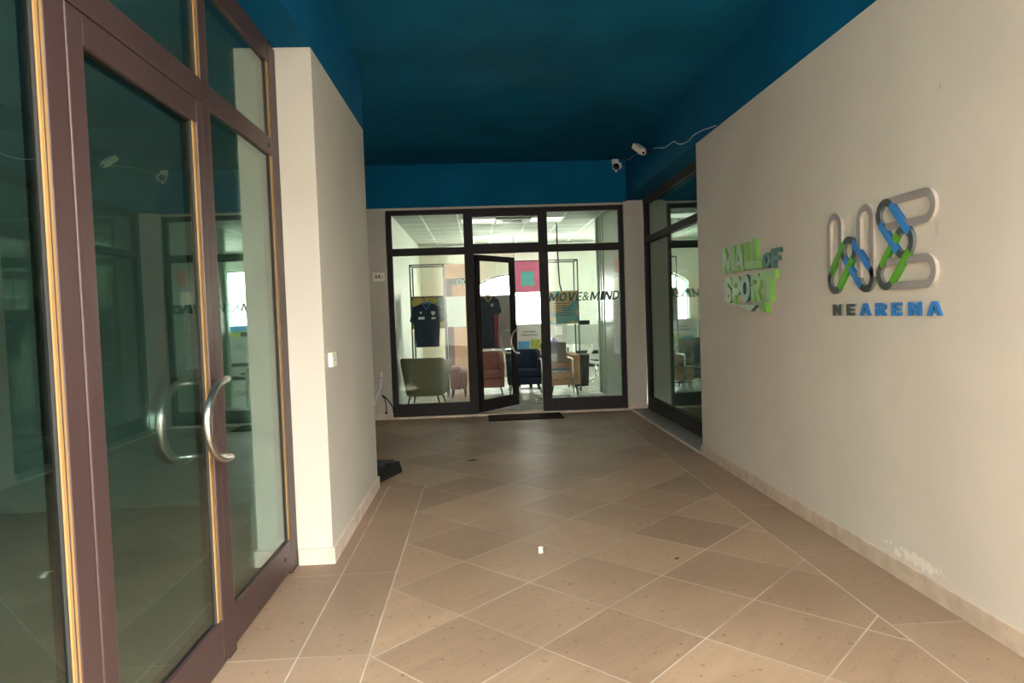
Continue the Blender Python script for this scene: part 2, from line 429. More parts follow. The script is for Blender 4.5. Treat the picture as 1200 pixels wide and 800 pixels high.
# threshold under the facade and stone sill under the side glazing
struct(MB().box(-1.33, 2.165, YF - .035, YF + .22, 0, .03, bev=.003).obj('trim_1', 'stone'))
m = MB().box(2.212, XW + .1, YR + .02, YF - .04, 0, .02, bev=.002).box(2.196, 2.212, YR + .005, YF - .04, 0, .022, mi=1)
struct(m.obj('trim_2', ['sill', 'stone_pale']))

# ------------------------------------------------------------------ unseen outside behind the camera, added and shaped for light and reflections
struct(MB().box(-30, 30, -4.5, YO, -.3, -.02).obj('ground_pavement', 'paving'))
struct(MB().box(-30, 30, -30, -4.5, -.3, -.03).obj('ground_road', 'asphalt'))
struct(MB().box(-7, -1.45, -5.5, YO, -.02, 6.5).obj('wall_left_light_block', 'added_wall'))  # unseen block added to cut light on the near right wall
struct(MB().box(-30, 30, -15, -14.5, -.02, 7.0).obj('wall_street_added', 'added_wall'))  # unseen wall, height and tone set to block low sky and bounce light

# ------------------------------------------------------------------ dim rooms behind the left doors and the right glazing
def room(x0, x1, y0, y1, h, names, open_side, paint='dim'):
    t = .1
    struct(MB().box(x0, x1, y0, y1, -.1, -.002).obj(names[0], 'dim_floor'))
    struct(MB().box(x0, x1, y0, y1, h, h + .1).obj(names[1], paint))
    if open_side != 'left': struct(MB().box(x0 - t, x0, y0, 2.8, -.1, h).box(x0 - t, x0, 3.6, y1, -.1, h).box(x0 - t, x0, 2.8, 3.6, -.1, 1.1).box(x0 - t, x0, 2.8, 3.6, 1.9, h).obj(names[2] + '_left', paint))  # gap in this wall is an added unseen opening that brightens the room
    if open_side != 'right': struct(MB().box(x1, x1 + t, y0, y1, -.1, h).obj(names[2] + '_right', paint))
    struct(MB().box(x0, x1, y0 - t, y0, -.1, h).obj(names[2] + '_front', paint))
    struct(MB().box(x0, x1, y1, y1 + t, -.1, h).obj(names[2] + '_back', paint))
room(-5.5, -1.30, -1.5, 5.75, 3.12, ('floor_shop', 'ceiling_shop', 'wall_shop'), 'right')
room(2.56, 6.0, 5.6, 10.0, 3.16, ('floor_side', 'ceiling_side', 'wall_side'), 'left', 'white')

# ------------------------------------------------------------------ left glazed entrance: window_2 (fixed) and door_2 (leaf)
XF0 = -1.172                    # frame front
FX0, FX1 = XF0 - .075, XF0
G0, G1 = XF0 - .016, XF0 - .030  # the two sheets of the double glazing
w = struct(empty('window_2', (XD, 2.6, 0)), 'bronze framed glazed screen to the left of the passage')
def P(mb, name, mats, parent):   # world-space mesh under an empty
    return mb.obj(name, mats, parent, loc=-parent.location)
def double_pane(y0, y1, z0, z1, parent):
    o = P(MB().box(G0 - .005, G0, y0, y1, z0, z1), 'pane', 'glass_green', parent)
    P(MB().box(G1 - .005, G1, y0, y1, z0, z1), 'pane', 'glass_green', parent)
def beads(y0, y1, z0, z1, parent, ends=True):
    for k, (a, b) in enumerate(((y1 - .034, y1), (y0, y0 + .008))):
        P(MB().box(G0 - .001, XF0 - .003, a, b, z0, z1, bev=.002), 'glazing_bead', 'bead', parent)
        c = (a - .006, a) if k == 0 else (b, b + .006)
        P(MB().box(G0 - .001, XF0 - .008, c[0], c[1], z0, z1), 'gasket', 'gasket', parent)
    m_ = (y1 - .019, y1 - .015)
    P(MB().box(XF0 - .004, XF0 - .0022, m_[0], m_[1], z0, z1), 'bead_line', 'gasket', parent)
ZL, ZT0, ZT1, ZH = .21, 2.46, 2.565, 3.0
fr = MB()
for y0, y1 in ((.83, .94), (1.97, 2.066), (3.057, 3.142), (4.07, 4.205)):
    fr.box(FX0, FX1, y0, y1, .0, 3.12, bev=.004)
for y0, y1 in ((.94, 1.97), (3.142, 4.07)):
    fr.box(FX0, FX1 - .001, y0, y1, .03, ZL, bev=.003)
fr.box(FX0, FX1 - .0005, .94, 4.07, ZT0, ZT1, bev=.004)
fr.box(FX0, FX1 - .001, .94, 4.07, ZH, 3.13, bev=.003)
P(fr, 'frame', 'bronze', w)
for y0, y1, z0, z1 in ((.94, 1.97, ZL, ZT0), (3.142, 4.07, ZL, ZT0), (.94, 1.97, ZT1, ZH), (2.066, 3.057, ZT1, ZH), (3.142, 4.07, ZT1, ZH)):
    double_pane(y0, y1, z0, z1, w); beads(y0, y1, z0, z1, w)
for y, z in ((4.0, 2.51), (3.94, .13)):
    P(MB().tube([(XF0 - .002, y, z), (XF0 + .004, y, z)], .012, 12), 'screw_cap', 'gasket', w)

d = struct(empty('door_2', (XD, 2.07, 0)), 'bronze framed glass door leaf with curved steel pull handles')
fr = MB()
for y0, y1 in ((2.071, 2.157), (2.985, 3.052)): fr.box(FX0 + .003, FX1 + .003, y0, y1, .015, ZT0 - .007, bev=.005)
fr.box(FX0 + .003, FX1 + .002, 2.157, 2.985, .015, ZL, bev=.003); fr.box(FX0 + .003, FX1 + .002, 2.157, 2.985, 2.355, ZT0 - .007, bev=.003)
P(fr, 'frame', 'bronze', d)
double_pane(2.157, 2.985, ZL, 2.355, d); beads(2.157, 2.985, ZL, 2.355, d)
def bow(xh, xm, y_end=2.99, depth=.235, zc=1.093, half=.17):
    """half-moon pull: a bow standing off the stile on two posts"""
    mb = MB(); pts = []
    for k in range(25):
        a = -PI / 2 + PI * k / 24
        pts.append((xh, y_end - depth * max(0, math.cos(a)) ** .9, zc + half * math.sin(a)))
    mb.tube(pts, .0145, 14)
    for s in (-1, 1):
        z = zc + s * (half - .012)
        mb.tube([(xm, y_end + .03, z), (xh, y_end - .03, z)], .009, 12)
        mb.sphere((xh, y_end, zc + s * half), .0145)
    return mb
P(bow(XF0 + .072, XF0), 'handle', 'steel', d)
P(bow(XF0 - .147, XF0 - .072), 'handle', 'steel', d)

# ------------------------------------------------------------------ right side glazing: window_3
w = struct(empty('window_3', (XW, 8.5, 0)), 'dark framed glazing beside the end of the right wall')
fr = MB()
for y0, y1 in ((YR + .0, YR + .09), (9.98, YF - .03)): fr.box(XW, XW + .075, y0, y1, .02, ZB, bev=.003)
fr.box(XW + .001, XW + .075, YR + .09, 9.98, .02, .20, bev=.003); fr.box(XW + .001, XW + .075, YR + .09, 9.98, 2.47, 2.56, bev=.003)
fr.box(XW + .001, XW + .075, YR + .09, 9.98, 3.04, ZB, bev=.003)
P(fr, 'frame', 'dark_frame', w)
for z0, z1 in ((.2, 2.47), (2.56, 3.04)):
    P(MB().box(XW + .035, XW + .041, YR + .09, 9.98, z0, z1).box(XW + .051, XW + .057, YR + .09, 9.98, z0, z1), 'pane', 'glass_green', w)

# ------------------------------------------------------------------ facade glazing: window_1 and the open leaf door_1
w = struct(empty('window_1', (.42, YF, 0)), 'dark framed glazed shopfront at the end of the passage')
Y0, Y1 = YF + .02, YF + .095
fr = MB()
fr.box(-1.335, -1.26, Y0, Y1, .03, 3.07, bev=.003); fr.box(2.10, 2.172, Y0, Y1, .03, 3.07, bev=.003)
fr.box(-.205, -.07, Y0, Y1, .03, 3.0, bev=.003); fr.box(.90, 1.035, Y0, Y1, .03, 3.0, bev=.003)
fr.box(-1.26, 2.10, Y0 + .001, Y1, 3.0, 3.068, bev=.003)
fr.box(-1.26, 2.10, Y0 + .001, Y1, 2.405, 2.512, bev=.003)
fr.box(-.07, .90, Y0 + .002, Y1, 2.512, 2.55, bev=.002); fr.box(-.07, .90, Y0 + .002, Y1, 2.945, 3.0, bev=.002)
fr.box(-1.26, -.205, Y0 + .001, Y1, .03, .215, bev=.003); fr.box(1.035, 2.10, Y0 + .001, Y1, .03, .215, bev=.003)
P(fr, 'frame', 'dark_frame', w)
for x0, x1, z0, z1 in ((-1.26, -.205, .215, 2.405), (1.035, 2.10, .215, 2.405), (-1.26, -.205, 2.512, 3.0), (1.035, 2.10, 2.512, 3.0), (-.07, .90, 2.55, 2.945)):
    P(MB().box(x0, x1, Y0 + .034, Y0 + .042, z0, z1), 'pane', 'glass', w)
let = P(MB().box(1.034, 1.0345, Y0 + .03, Y0 + .031, 1.6, 1.601), 'lettering', 'text', w)
xs = [('M', 1.03, .145), ('O', 1.175, .125), ('V', 1.30, .125), ('E', 1.43, .095), ('&', 1.53, .105), ('M', 1.645, .15), ('I', 1.80, .055), ('N', 1.855, .125), ('D', 1.98, .11)]
bpy.data.objects.remove(let)
VIN = {
 'M': [(0, 0), (.2, 0), (.2, .62), (.42, .1), (.58, .1), (.8, .62), (.8, 0), (1, 0), (1, 1), (.76, 1), (.5, .4), (.24, 1), (0, 1)],
 'V': [(.38, 0), (.62, 0), (1, 1), (.76, 1), (.5, .28), (.24, 1), (0, 1)],
 'E': [(0, 0), (1, 0), (1, .16), (.28, .16), (.28, .43), (.9, .43), (.9, .58), (.28, .58), (.28, .84), (1, .84), (1, 1), (0, 1)],
 'I': [(0, 0), (1, 0), (1, 1), (0, 1)],
 'N': [(0, 0), (.22, 0), (.22, .64), (.72, 0), (1, 0), (1, 1), (.78, 1), (.78, .36), (.28, 1), (0, 1)],
 'O': [(.5 + .5 * math.cos(a), .5 + .5 * math.sin(a)) for a in [-PI / 2 + (2 * PI - .002) * k / 28 for k in range(29)]] + [(.5 + .28 * math.cos(a), .5 + .32 * math.sin(a)) for a in [1.5 * PI - .002 - (2 * PI - .002) * k / 28 for k in range(29)]],
 'D': [(0, 0), (.5, 0)] + [(.5 + .5 * math.cos(a), .5 + .5 * math.sin(a)) for a in [-PI / 2 + PI * k / 12 for k in range(1, 12)]] + [(.5, 1), (0, 1), (0, .5), (.24, .5), (.24, .84), (.46, .84)] + [(.46 + .29 * math.cos(a), .5 + .34 * math.sin(a)) for a in [PI / 2 - PI * k / 10 for k in range(1, 10)]] + [(.46, .16), (.24, .16), (.24, .498), (0, .498)],
}
for ch, x, wd in xs:
    z0, h, sh = 1.663, .13, .028
    if ch == '&':
        o = glyph(ch, (x, Y0 + .0335, z0), (1, 0, 0), (0, 0, 1), (0, -1, 0), wd, h, .0015, ['text'], w, offset=0.0, shear=.2)
        o.location = -w.location; continue
    P(MB().prism([(x + u * wd * .88 + v * sh, Y0 + .0335, z0 + v * h) for u, v in VIN[ch]], (0, -.0015, 0)), 'letter', 'text', w)

d = struct(empty('door_1', (-.062, Y0 + .07, 0), math.radians(52)), 'dark framed glass door leaf standing open into the showroom')
L_ = 1.0
fr = MB()
fr.box(0, .085, -.035, .035, .04, 2.40, bev=.004); fr.box(L_ - .085, L_, -.035, .035, .04, 2.40, bev=.004)
fr.box(.085, L_ - .085, -.034, .034, .04, .215, bev=.003); fr.box(.085, L_ - .085, -.034, .034, 2.315, 2.40, bev=.003)
fr.obj('frame', 'dark_frame', d)
MB().box(.085, L_ - .085, -.004, .004, .215, 2.315).obj('pane', 'glass', d)
for sgn in (-1, 1):
    mb = MB(); pts = []
    for k in range(21):
        a = -PI / 2 + PI * k / 20
        pts.append((L_ - .05 - .21 * max(0, math.cos(a)) ** .9, sgn * .10, 1.06 + .19 * math.sin(a)))
    mb.tube(pts, .0125, 12)
    for s2 in (-1, 1): mb.tube([(L_ - .05, sgn * .034, 1.06 + s2 * .18), (L_ - .05, sgn * .1, 1.06 + s2 * .18)], .009)
    mb.obj('handle', 'steel', d)

# ------------------------------------------------------------------ showroom shell
SY0, SY1, SX0, SX1, SZ = YF + .12, 16.6, -1.42, 6.0, 3.2
struct(MB().box(-1.6, SX1, YF + .22, SY1 + .3, -.1, .0).obj('floor_showroom', 'show_floor'))
m = MB().box(SX0 - .2, SX1, YF + .1, SY1 + .2, SZ, SZ + .1)
struct(m.obj('ceiling_showroom', 'ceil_tile'))
struct(MB().box(SX0 - .2, SX0, YF + .3, SY1 + .2, 0, SZ).obj('wall_showroom_left', 'white'))
rz0, rz1, ry0, ry1 = 1.2, 2.1, 12.2, 13.3      # unseen opening added in the far right wall to daylight the showroom
struct(MB().box(SX1, SX1 + .2, YF, SY1 + .2, 0, rz0).box(SX1, SX1 + .2, YF, SY1 + .2, rz1, SZ).box(SX1, SX1 + .2, YF, ry0, rz0, rz1).box(SX1, SX1 + .2, ry1, SY1 + .2, rz0, rz1).obj('wall_showroom_right', 'white'))
struct(MB().box(2.45, SX1, YF + .12, YF + .3, 0, SZ).obj('wall_showroom_front', 'white'))
# back wall with an arched window and a square one
ax, ah, asill, R_, apex = .75, .89, 1.2, 1.41, 2.47
sw0, sw1, sz0, sz1 = 3.12, 5.2, 1.1, 2.75
mb = MB()
Yb = SY1 + .2
mb.box(SX0, ax - ah, SY1, Yb, 0, SZ); mb.box(ax - ah, ax + ah, SY1, Yb, 0, asill); mb.box(ax + ah, sw0, SY1, Yb, 0, SZ)
mb.box(sw0, sw1, SY1, Yb, 0, sz0); mb.box(sw0, sw1, SY1, Yb, sz1, SZ); mb.box(sw1, SX1, SY1, Yb, 0, SZ)
n = 20
arch = lambda x: apex - R_ + math.sqrt(R_ * R_ - (x - ax) ** 2)
pts = [(ax - ah + 2 * ah * k / n, SY1, arch(ax - ah + 2 * ah * k / n)) for k in range(n + 1)] + [(ax + ah, SY1, SZ), (ax - ah, SY1, SZ)]
mb.prism(pts, (0, .2, 0))
struct(mb.obj('wall_showroom_back', 'white'))
def window(name, x0, x1, z0, top, label, cols, rows):
    w = struct(empty(name, ((x0 + x1) / 2, SY1 + .1, z0)), label)
    fr = MB(); q = .035
    N_ = 24
    path = [(x0 + q / 2, SY1 + .1, z0 + q / 2)] + [(x0 + (x1 - x0) * min(max(k / N_, .01), .99), SY1 + .1, top(x0 + (x1 - x0) * k / N_) - q / 2) for k in range(N_ + 1)] + [(x1 - q / 2, SY1 + .1, z0 + q / 2), (x0 + q / 2, SY1 + .1, z0 + q / 2)]
    fr.tube(path, q / 2 * 1.2, 6)
    for k in range(1, cols):
        x = x0 + (x1 - x0) * k / cols; fr.box(x - .012, x + .012, SY1 + .085, SY1 + .115, z0, top(x))
    for k in range(1, rows):
        z = z0 + (top((x0 + x1) / 2) - z0) * k / rows; fr.box(x0, x1, SY1 + .088, SY1 + .112, z - .009, z + .009)
    P(fr, 'frame', 'dark_frame', w)
    gl = MB(); gp = [(x0, SY1 + .098, z0)] + [(x0 + (x1 - x0) * k / N_, SY1 + .098, top(x0 + (x1 - x0) * k / N_)) for k in range(N_ + 1)] + [(x1, SY1 + .098, z0)]
    gl.prism(gp, (0, .006, 0)); P(gl, 'pane', 'glass', w)
window('window_4', ax - ah, ax + ah, asill, arch, 'arched window in the showroom back wall', 6, 3)
window('window_5', sw0, sw1, sz0, lambda x: sz1, 'gridded window in the showroom back wall', 4, 3)
# ceiling lights and cassette
led0 = None
for x, y, lb in ((.02, 12.42, 'lit square ceiling panel left of the air conditioning cassette'), (1.26, 12.42, 'lit square ceiling panel right of the air conditioning cassette'),
              (.02, 14.9, 'lit square ceiling panel nearest the arched window'), (1.88, 14.9, 'lit square ceiling panel above the grey counter'),
              (3.74, 12.42, 'added fill light panel on the far right of the showroom ceiling'), (3.74, 14.9, 'added fill light panel in front of the gridded window')):  # last two panels are added, hidden from view, as fill light
    if led0 is None:
        led0 = empty('ceiling_light', (x, y, SZ))
        mb = MB()
        for s in (-1, 1):
            mb.box(s * .30 - .01, s * .30 + .01, -.31, .31, -.012, 0); mb.box(-.29, .29, s * .30 - .01, s * .30 + .01, -.012, 0)
        mb.obj('frame', 'white', led0); MB().box(-.29, .29, -.29, .29, -.008, -.001).obj('diffuser', 'led', led0); o = led0
    else: o = copy_tree(led0)
    o.location = (x, y, SZ); tag(o, lb, 'ceiling light', 'showroom ceiling panels')
o = copy_tree(led0); o.location = (4.2, 8.2, 3.158); tag(o, 'lit square ceiling panel in the room behind the side glazing', 'ceiling light', 'side room ceiling panels')
t = thing('tall_cupboard', 'dark tall cupboard inside the room behind the side glazing', 'cupboard', (3.9, 8.2, 0))
MB().box(-.25, .25, -1.75, 1.7, .0, 1.95, bev=.01).obj('body', 'dim', t)
for k in range(5): MB().box(-.268, -.25, -1.74 + k * .69, -1.06 + k * .69, .06, 1.92, bev=.006).obj('door', 'rubber', t)
for y, z, h, w_ in ((-1.3, 1.45, .42, .3), (.05, 1.3, .36, .25), (.8, 1.0, .4, .3)): MB().box(-.272, -.267, y - w_ / 2, y + w_ / 2, z - h / 2, z + h / 2).obj('pinned_sheet', 'paper', t)
cs = thing('air_conditioning_cassette', 'white ceiling cassette with a dark slotted grille in the showroom', 'air conditioner', (.64, 12.42, SZ))
MB().box(-.30, .30, -.30, .30, -.03, 0, bev=.01).obj('housing', 'white', cs)
mb = MB()
for k in range(5): mb.box(-.17, .17, -.14 + k * .06, -.105 + k * .06, -.042, -.03, bev=.004)
mb.obj('grille', 'black', cs)

# ------------------------------------------------------------------ passage fittings
o = thing('security_camera', 'white dome security camera with a dark lens on the blue back beam', 'camera', (2.07, YF - .02, 3.655))
MB().box(-.055, .045, -.05, 0, .0, .085, bev=.012).obj('wall_bracket', 'white_plastic', o)
MB().box(-.055, .075, -.12, -.03, -.09, .005, bev=.025).obj('housing', 'white_plastic', o)
MB().sphere((-.01, -.115, -.055), .045, (1, .8, 1)).obj('lens', 'lens', o)
o2 = MB().sphere((-.005, -.09, -.115), .022).obj('antenna_knob', 'white_plastic', o)

o = thing('security_camera', 'cream bullet security camera on the right blue beam, cable trailing', 'camera', (XR, 8.62, 3.48))
ax0, ax1 = Vector((-.18, .10, .11)), Vector((-.11, -.05, -.01))
dv = (ax1 - ax0); rotq = dv.to_track_quat('Y', 'Z').to_matrix().to_4x4(); rotq.translation = (ax0 + ax1) / 2
ln = dv.length
MB().box(-.038, .038, -ln / 2, ln / 2, -.036, .036, bev=.012, rot=rotq).obj('housing', 'cream', o)
MB().box(-.042, .042, -ln / 2 + .03, ln / 2 - .01, .032, .044, bev=.005, rot=rotq).obj('sun_shield', 'grey_plastic', o)
fd = dv.normalized()
MB().tube([ax1 - fd * .01, ax1 + fd * .018], .035, 18).obj('lens', 'white_plastic', o)
MB().tube([ax1 + fd * .017, ax1 + fd * .02], .02, 14).obj('lens_glass', 'lens', o)
MB().tube([(0, .05, .02), (-.05, .04, .01), (-.13, .03, .05)], .02, 12).tube([(0, .05, .02), (-.015, .05, .02)], .045, 16).obj('wall_bracket', 'black', o)
cab = [(XR - .014, 8.42, 3.47), (XR - .014, 8.28, 3.455), (XR - .014, 7.95, 3.372), (XR - .014, 7.7, 3.352), (XR - .014, 7.54, 3.343), (XR - .014, 7.39, 3.28),
       (XR - .014, 7.2, 3.235), (XR - .014, 7.0, 3.22), (XR - .014, 6.83, 3.23), (XR - .014, 6.55, 3.205), (XR - .014, 6.35, 3.172), (XR - .014, 6.2, 3.152)]
def smooth(path, n=6):
    p = [Vector(q) for q in path]; out = []
    for i in range(len(p) - 1):
        a, b, c, d_ = p[max(i - 1, 0)], p[i], p[i + 1], p[min(i + 2, len(p) - 1)]
        for k in range(n):
            t = k / n
            out.append(.5 * ((2 * b) + (c - a) * t + (2 * a - 5 * b + 4 * c - d_) * t * t + (3 * b - a - 3 * c + d_) * t ** 3))
    return out + [p[-1]]
tag(MB().tube(smooth(cab), .0048, 8).obj('cable', 'wire'), 'white cable drooping along the right blue beam above the wall', 'cable')
cab = [(XR - .006, 8.8, 3.5), (XR - .006, 9.0, 3.55), (XR - .006, 9.42, 3.63), (XR - .006, 9.8, 3.66), (XR - .006, 10.06, 3.70)]
tag(MB().tube(smooth(cab), .0035, 8).obj('cable', 'grey_plastic'), 'thin dull cable running from the bullet camera into the blue corner', 'cable')

o = thing('door_number_plate', 'small cream number plate on the plaster beside the shopfront', 'sign', (-1.465, YF, 2.108))
MB().box(-.085, .085, -.012, 0, -.062, .062, bev=.003).obj('plate', 'cream', o)
for ch, x, wd, h in (('B', -.055, .036, .058), ('1', -.005, .02, .058), ('c', .032, .026, .034)):
    glyph(ch, (x, -.012, -.026), (1, 0, 0), (0, 0, 1), (0, -1, 0), wd, h, .002, ['ink'], o, offset=.02)

o = thing('wall_intercom', 'small cream intercom box on the side of the left pier', 'intercom', (XP, 4.38, 1.25))
MB().box(0, .028, -.07, .055, -.045, .045, bev=.004).obj('housing', 'cream', o)
MB().tube([(0, .055, 0), (.014, .055, 0), (.024, .055, 0)], [.042, .04, .03], 20).obj('speaker_cover', 'grey_plastic', o)
MB().tube([(.026, -.02, 0), (.031, -.02, 0)], .01, 12).obj('button', 'grey_plastic', o)

o = thing('cable_conduit', 'curved grey cable conduit rising from the skirting left of the shopfront', 'conduit', (-1.56, YF, .09))
cp = [(-1.68, .03), (-1.62, .13), (-1.56, .26), (-1.515, .38), (-1.495, .49), (-1.485, .62)]
mb = MB().tube(smooth([(x + 1.56, -.025, z - .0) for x, z in cp], 5), .019, 12)
mb.obj('pipe', 'white_plastic', o)
MB().tube([(.075, -.025, .53), (.075, -.025, .545)], .026, 14).obj('clip', 'grey_plastic', o); MB().tube([(.07, -.025, .36), (.068, -.025, .345)], .024, 12).obj('clip', 'grey_plastic', o)
for pth in ([(.07, -.03, .27), (.11, -.035, .23), (.125, -.035, .15), (.125, -.03, .03)], [(.07, -.03, .28), (.13, -.035, .24), (.2, -.035, .14), (.24, -.03, .05)]):
    mb = MB().tube(smooth([Vector(q) for q in pth], 6), .008, 8).tube([pth[-1], (pth[-1][0], pth[-1][1], pth[-1][2] - .03)], .016, 10)
    mb.obj('cable_end', 'rubber', o)

# doormat
o = thing('doormat', 'dark brown doormat lying in front of the open shop door', 'doormat', (.6, 9.83, 0))
MB().box(-.52, .52, -.25, .24, 0, .018, bev=.005).obj('pile', 'mat_brown', o)
mb = MB()
for s in (-1, 1): mb.box(s * .525 - .012, s * .525 + .012, -.262, .252, 0, .012, bev=.003)
for y in (-.257, .247): mb.box(-.513, .513, y - .01, y + .01, 0, .012, bev=.003)
mb.obj('border', 'rubber', o)
# base plate of a stand beside the pier
o = thing('stand_base', 'black stand base plate on the floor behind the left pier', 'stand base', (-1.2, 6.6, 0))
bp = [(-1.20, 6.19), (-.985, 6.19), (-.815, 6.63), (-.885, 7.02), (-1.15, 7.05), (-1.5, 7.0), (-1.5, 6.3)]
MB().prism([(x + 1.2, y - 6.6, 0) for x, y in bp], (0, 0, .028)).obj('plate', 'rubber', o)
for y0, x1 in ((6.92, -.93), (6.74, -1.0)):
    MB().box(-1.45 + 1.2, x1 + 1.2, y0 - 6.6, y0 - 6.6 + .07, .028, .06, bev=.01).obj('bar', 'black', o)
# litter
mb = MB(); mb.prism([(-.014, -.05, 0), (.014, -.046, 0), (.017, .0, .016), (-.012, 0, .02)], (0, 0, .006)); mb.prism([(-.012, 0, .02), (.017, 0, .016), (.026, .05, .003), (-.002, .056, .001)], (0, 0, .006))
tag(mb.obj('paper_scrap', 'cream', loc=(.325, 4.25, 0)), 'crumpled white paper scrap lying on the beige tiles', 'litter')
def leaf(loc, rz, s, lb):
    mb = MB(); n_ = 10
    top = [(math.cos(t) * .05 * s, math.sin(t) * .018 * s * (1 + .3 * math.sin(3 * t)), .004 + .01 * s * math.cos(t) ** 2) for t in [2 * PI * k / n_ for k in range(n_)]]
    mb.prism(top, (0, 0, .003)); mb.tube([(.045 * s, 0, .01), (.075 * s, .006, .006)], .002, 6)
    o = mb.obj('dry_leaf', 'leaf', loc=loc); o.rotation_euler = (0, 0, rz); tag(o, lb, 'leaf', 'dry leaves on the tiles')
leaf((-.15, 7.0, 0), .2, 1.1, 'larger dark dry leaf on the tiles toward the shopfront'); leaf((-.33, 8.2, 0), 1.2, .5, 'tiny dark leaf crumb on the tiles nearest the shopfront')
leaf((1.12, 3.98, 0), .5, .35, 'tiny dark leaf crumb near the foot of the right wall')

# ------------------------------------------------------------------ right wall signs (faces towards -x, reading direction -y)
UX, UZ, UN = (0, -1, 0), (0, 0, 1), (-1, 0, 0)
sg = thing('wall_sign', 'green three-dimensional block letter sign on the right wall', 'sign', (XR, 5.5, 1.5))
# heavy block capitals on a unit square: outline (+ optional counter, cut by a slit so that each letter is one outline)
BLOCK = {
 'M': [(0, 0), (.24, 0), (.24, .52), (.40, .12), (.60, .12), (.76, .52), (.76, 0), (1, 0), (1, 1), (.74, 1), (.5, .46), (.26, 1), (0, 1)],
 'A': [(0, 0), (.27, 0), (.33, .2), (.67, .2), (.73, 0), (1, 0), (.66, 1), (.34, 1), (0, 0)][:-1],
 'L': [(0, 0), (1, 0), (1, .27), (.42, .27), (.42, 1), (0, 1)],
 'F': [(0, 0), (.40, 0), (.40, .36), (.86, .36), (.86, .60), (.40, .60), (.40, .76), (1, .76), (1, 1), (0, 1)],
 'T': [(.31, 0), (.69, 0), (.69, .72), (1, .72), (1, 1), (0, 1), (0, .72), (.31, .72)],
 'S': [(0, .28), (.08, .08), (.32, 0), (.68, 0), (.92, .08), (1, .28), (.94, .48), (.7, .58), (.42, .65), (.37, .73), (.46, .8), (.62, .78), (.66, .69), (.97, .70), (.92, .90), (.68, 1), (.32, 1), (.08, .92), (.02, .74), (.08, .56), (.3, .46), (.58, .38), (.64, .29), (.55, .21), (.42, .22), (.36, .31)],
 'E': [(0, 0), (1, 0), (1, .24), (.36, .24), (.36, .39), (.9, .39), (.9, .61), (.36, .61), (.36, .76), (1, .76), (1, 1), (0, 1)],
 'N': [(0, 0), (.3, 0), (.3, .5), (.68, 0), (1, 0), (1, 1), (.7, 1), (.7, .5), (.32, 1), (0, 1)],
}
def ell(cx, cy, rx, ry, a0, a1, n=16): return [(cx + rx * math.cos(a0 + (a1 - a0) * k / n), cy + ry * math.sin(a0 + (a1 - a0) * k / n)) for k in range(n + 1)]
BLOCK['O'] = ell(.5, .5, .5, .5, -PI / 2, PI * 1.5 - .001, 32) + ell(.5, .5, .17, .23, PI * 1.5 - .001, -PI / 2, 32)
BLOCK['P'] = [(0, 0), (.36, 0), (.36, .33), (.6, .33)] + ell(.6, .665, .4, .335, -PI / 2, PI / 2, 14) + [(0, 1), (0, .6), (.36, .6), (.36, .77), (.55, .77)] + ell(.55, .67, .12, .10, PI / 2, -PI / 2, 8) + [(.36, .57), (0, .57)]
BLOCK['R'] = [(0, 0), (.34, 0), (.34, .36), (.42, .36), (.63, 0), (1, 0), (.74, .40)] + ell(.6, .69, .38, .31, -.9, PI / 2, 12) + [(0, 1), (0, .62), (.34, .62), (.34, .78), (.54, .78)] + ell(.54, .69, .11, .09, PI / 2, -PI / 2, 8) + [(.34, .59), (0, .59)]
BLOCK['A'] = [(0, 0), (.27, 0), (.32, .19), (.68, .19), (.73, 0), (1, 0), (.67, 1), (.5, 1), (.5, .72), (.595, .40), (.405, .40), (.495, .72), (.495, 1), (.33, 1)]
def block(ch, y0, y1, z0, z1, mats, parent, depth=.03, slant=0.0, label=None):
    pts = [(XR, y0 + (y1 - y0) * (u + slant * v), z0 + (z1 - z0) * v) for u, v in BLOCK[ch]]
    o = MB().prism(pts, (-depth, 0, 0)).obj('letter', mats, parent); o.location = -parent.location
    for p in o.data.polygons: p.material_index = 0 if p.normal.x < -.7 else min(1, len(mats) - 1)
    if label: o['label'] = label
GA, GB, TE = ['mint', 'lime_side'], ['lime_face', 'lime_side'], ['teal_face', 'teal_side']
for ch, y0, y1, z0, z1, mt, dp in (('M', 6.10, 5.80, 1.79, 2.02, GA, .035), ('A', 5.80, 5.58, 1.795, 2.02, GA, .035), ('L', 5.57, 5.41, 1.80, 2.02, GB, .035), ('L', 5.40, 5.22, 1.79, 2.03, GB, .04),
                           ('O', 5.20, 5.06, 1.785, 1.90, TE, .04), ('F', 5.05, 4.90, 1.78, 1.92, TE, .04),
                           ('S', 6.03, 5.87, 1.53, 1.755, GA, .035), ('P', 5.86, 5.67, 1.515, 1.755, GA, .035), ('O', 5.67, 5.46, 1.535, 1.76, ['pale_teal', 'teal_side'], .04),
                           ('R', 5.45, 5.26, 1.53, 1.755, GB, .035), ('T', 5.25, 4.97, 1.525, 1.765, GB, .045)):
    block(ch, y0, y1, z0, z1, mt, sg, dp * .7)
def sp(pts, mats, name, depth=.035):
    o = MB().prism([(XR, y, z) for y, z in pts], (-depth, 0, 0)).obj(name, mats, sg); o.location = -sg.location
    for p in o.data.polygons: p.material_index = 0 if p.normal.x < -.7 else 1
sp([(5.75, 1.518), (5.33, 1.503), (5.44, 1.455)], ['pale_teal', 'teal_side'], 'arrow')
sp([(5.31, 1.52), (5.16, 1.52), (5.12, 1.44), (5.24, 1.458)], GB, 'letter_tail')

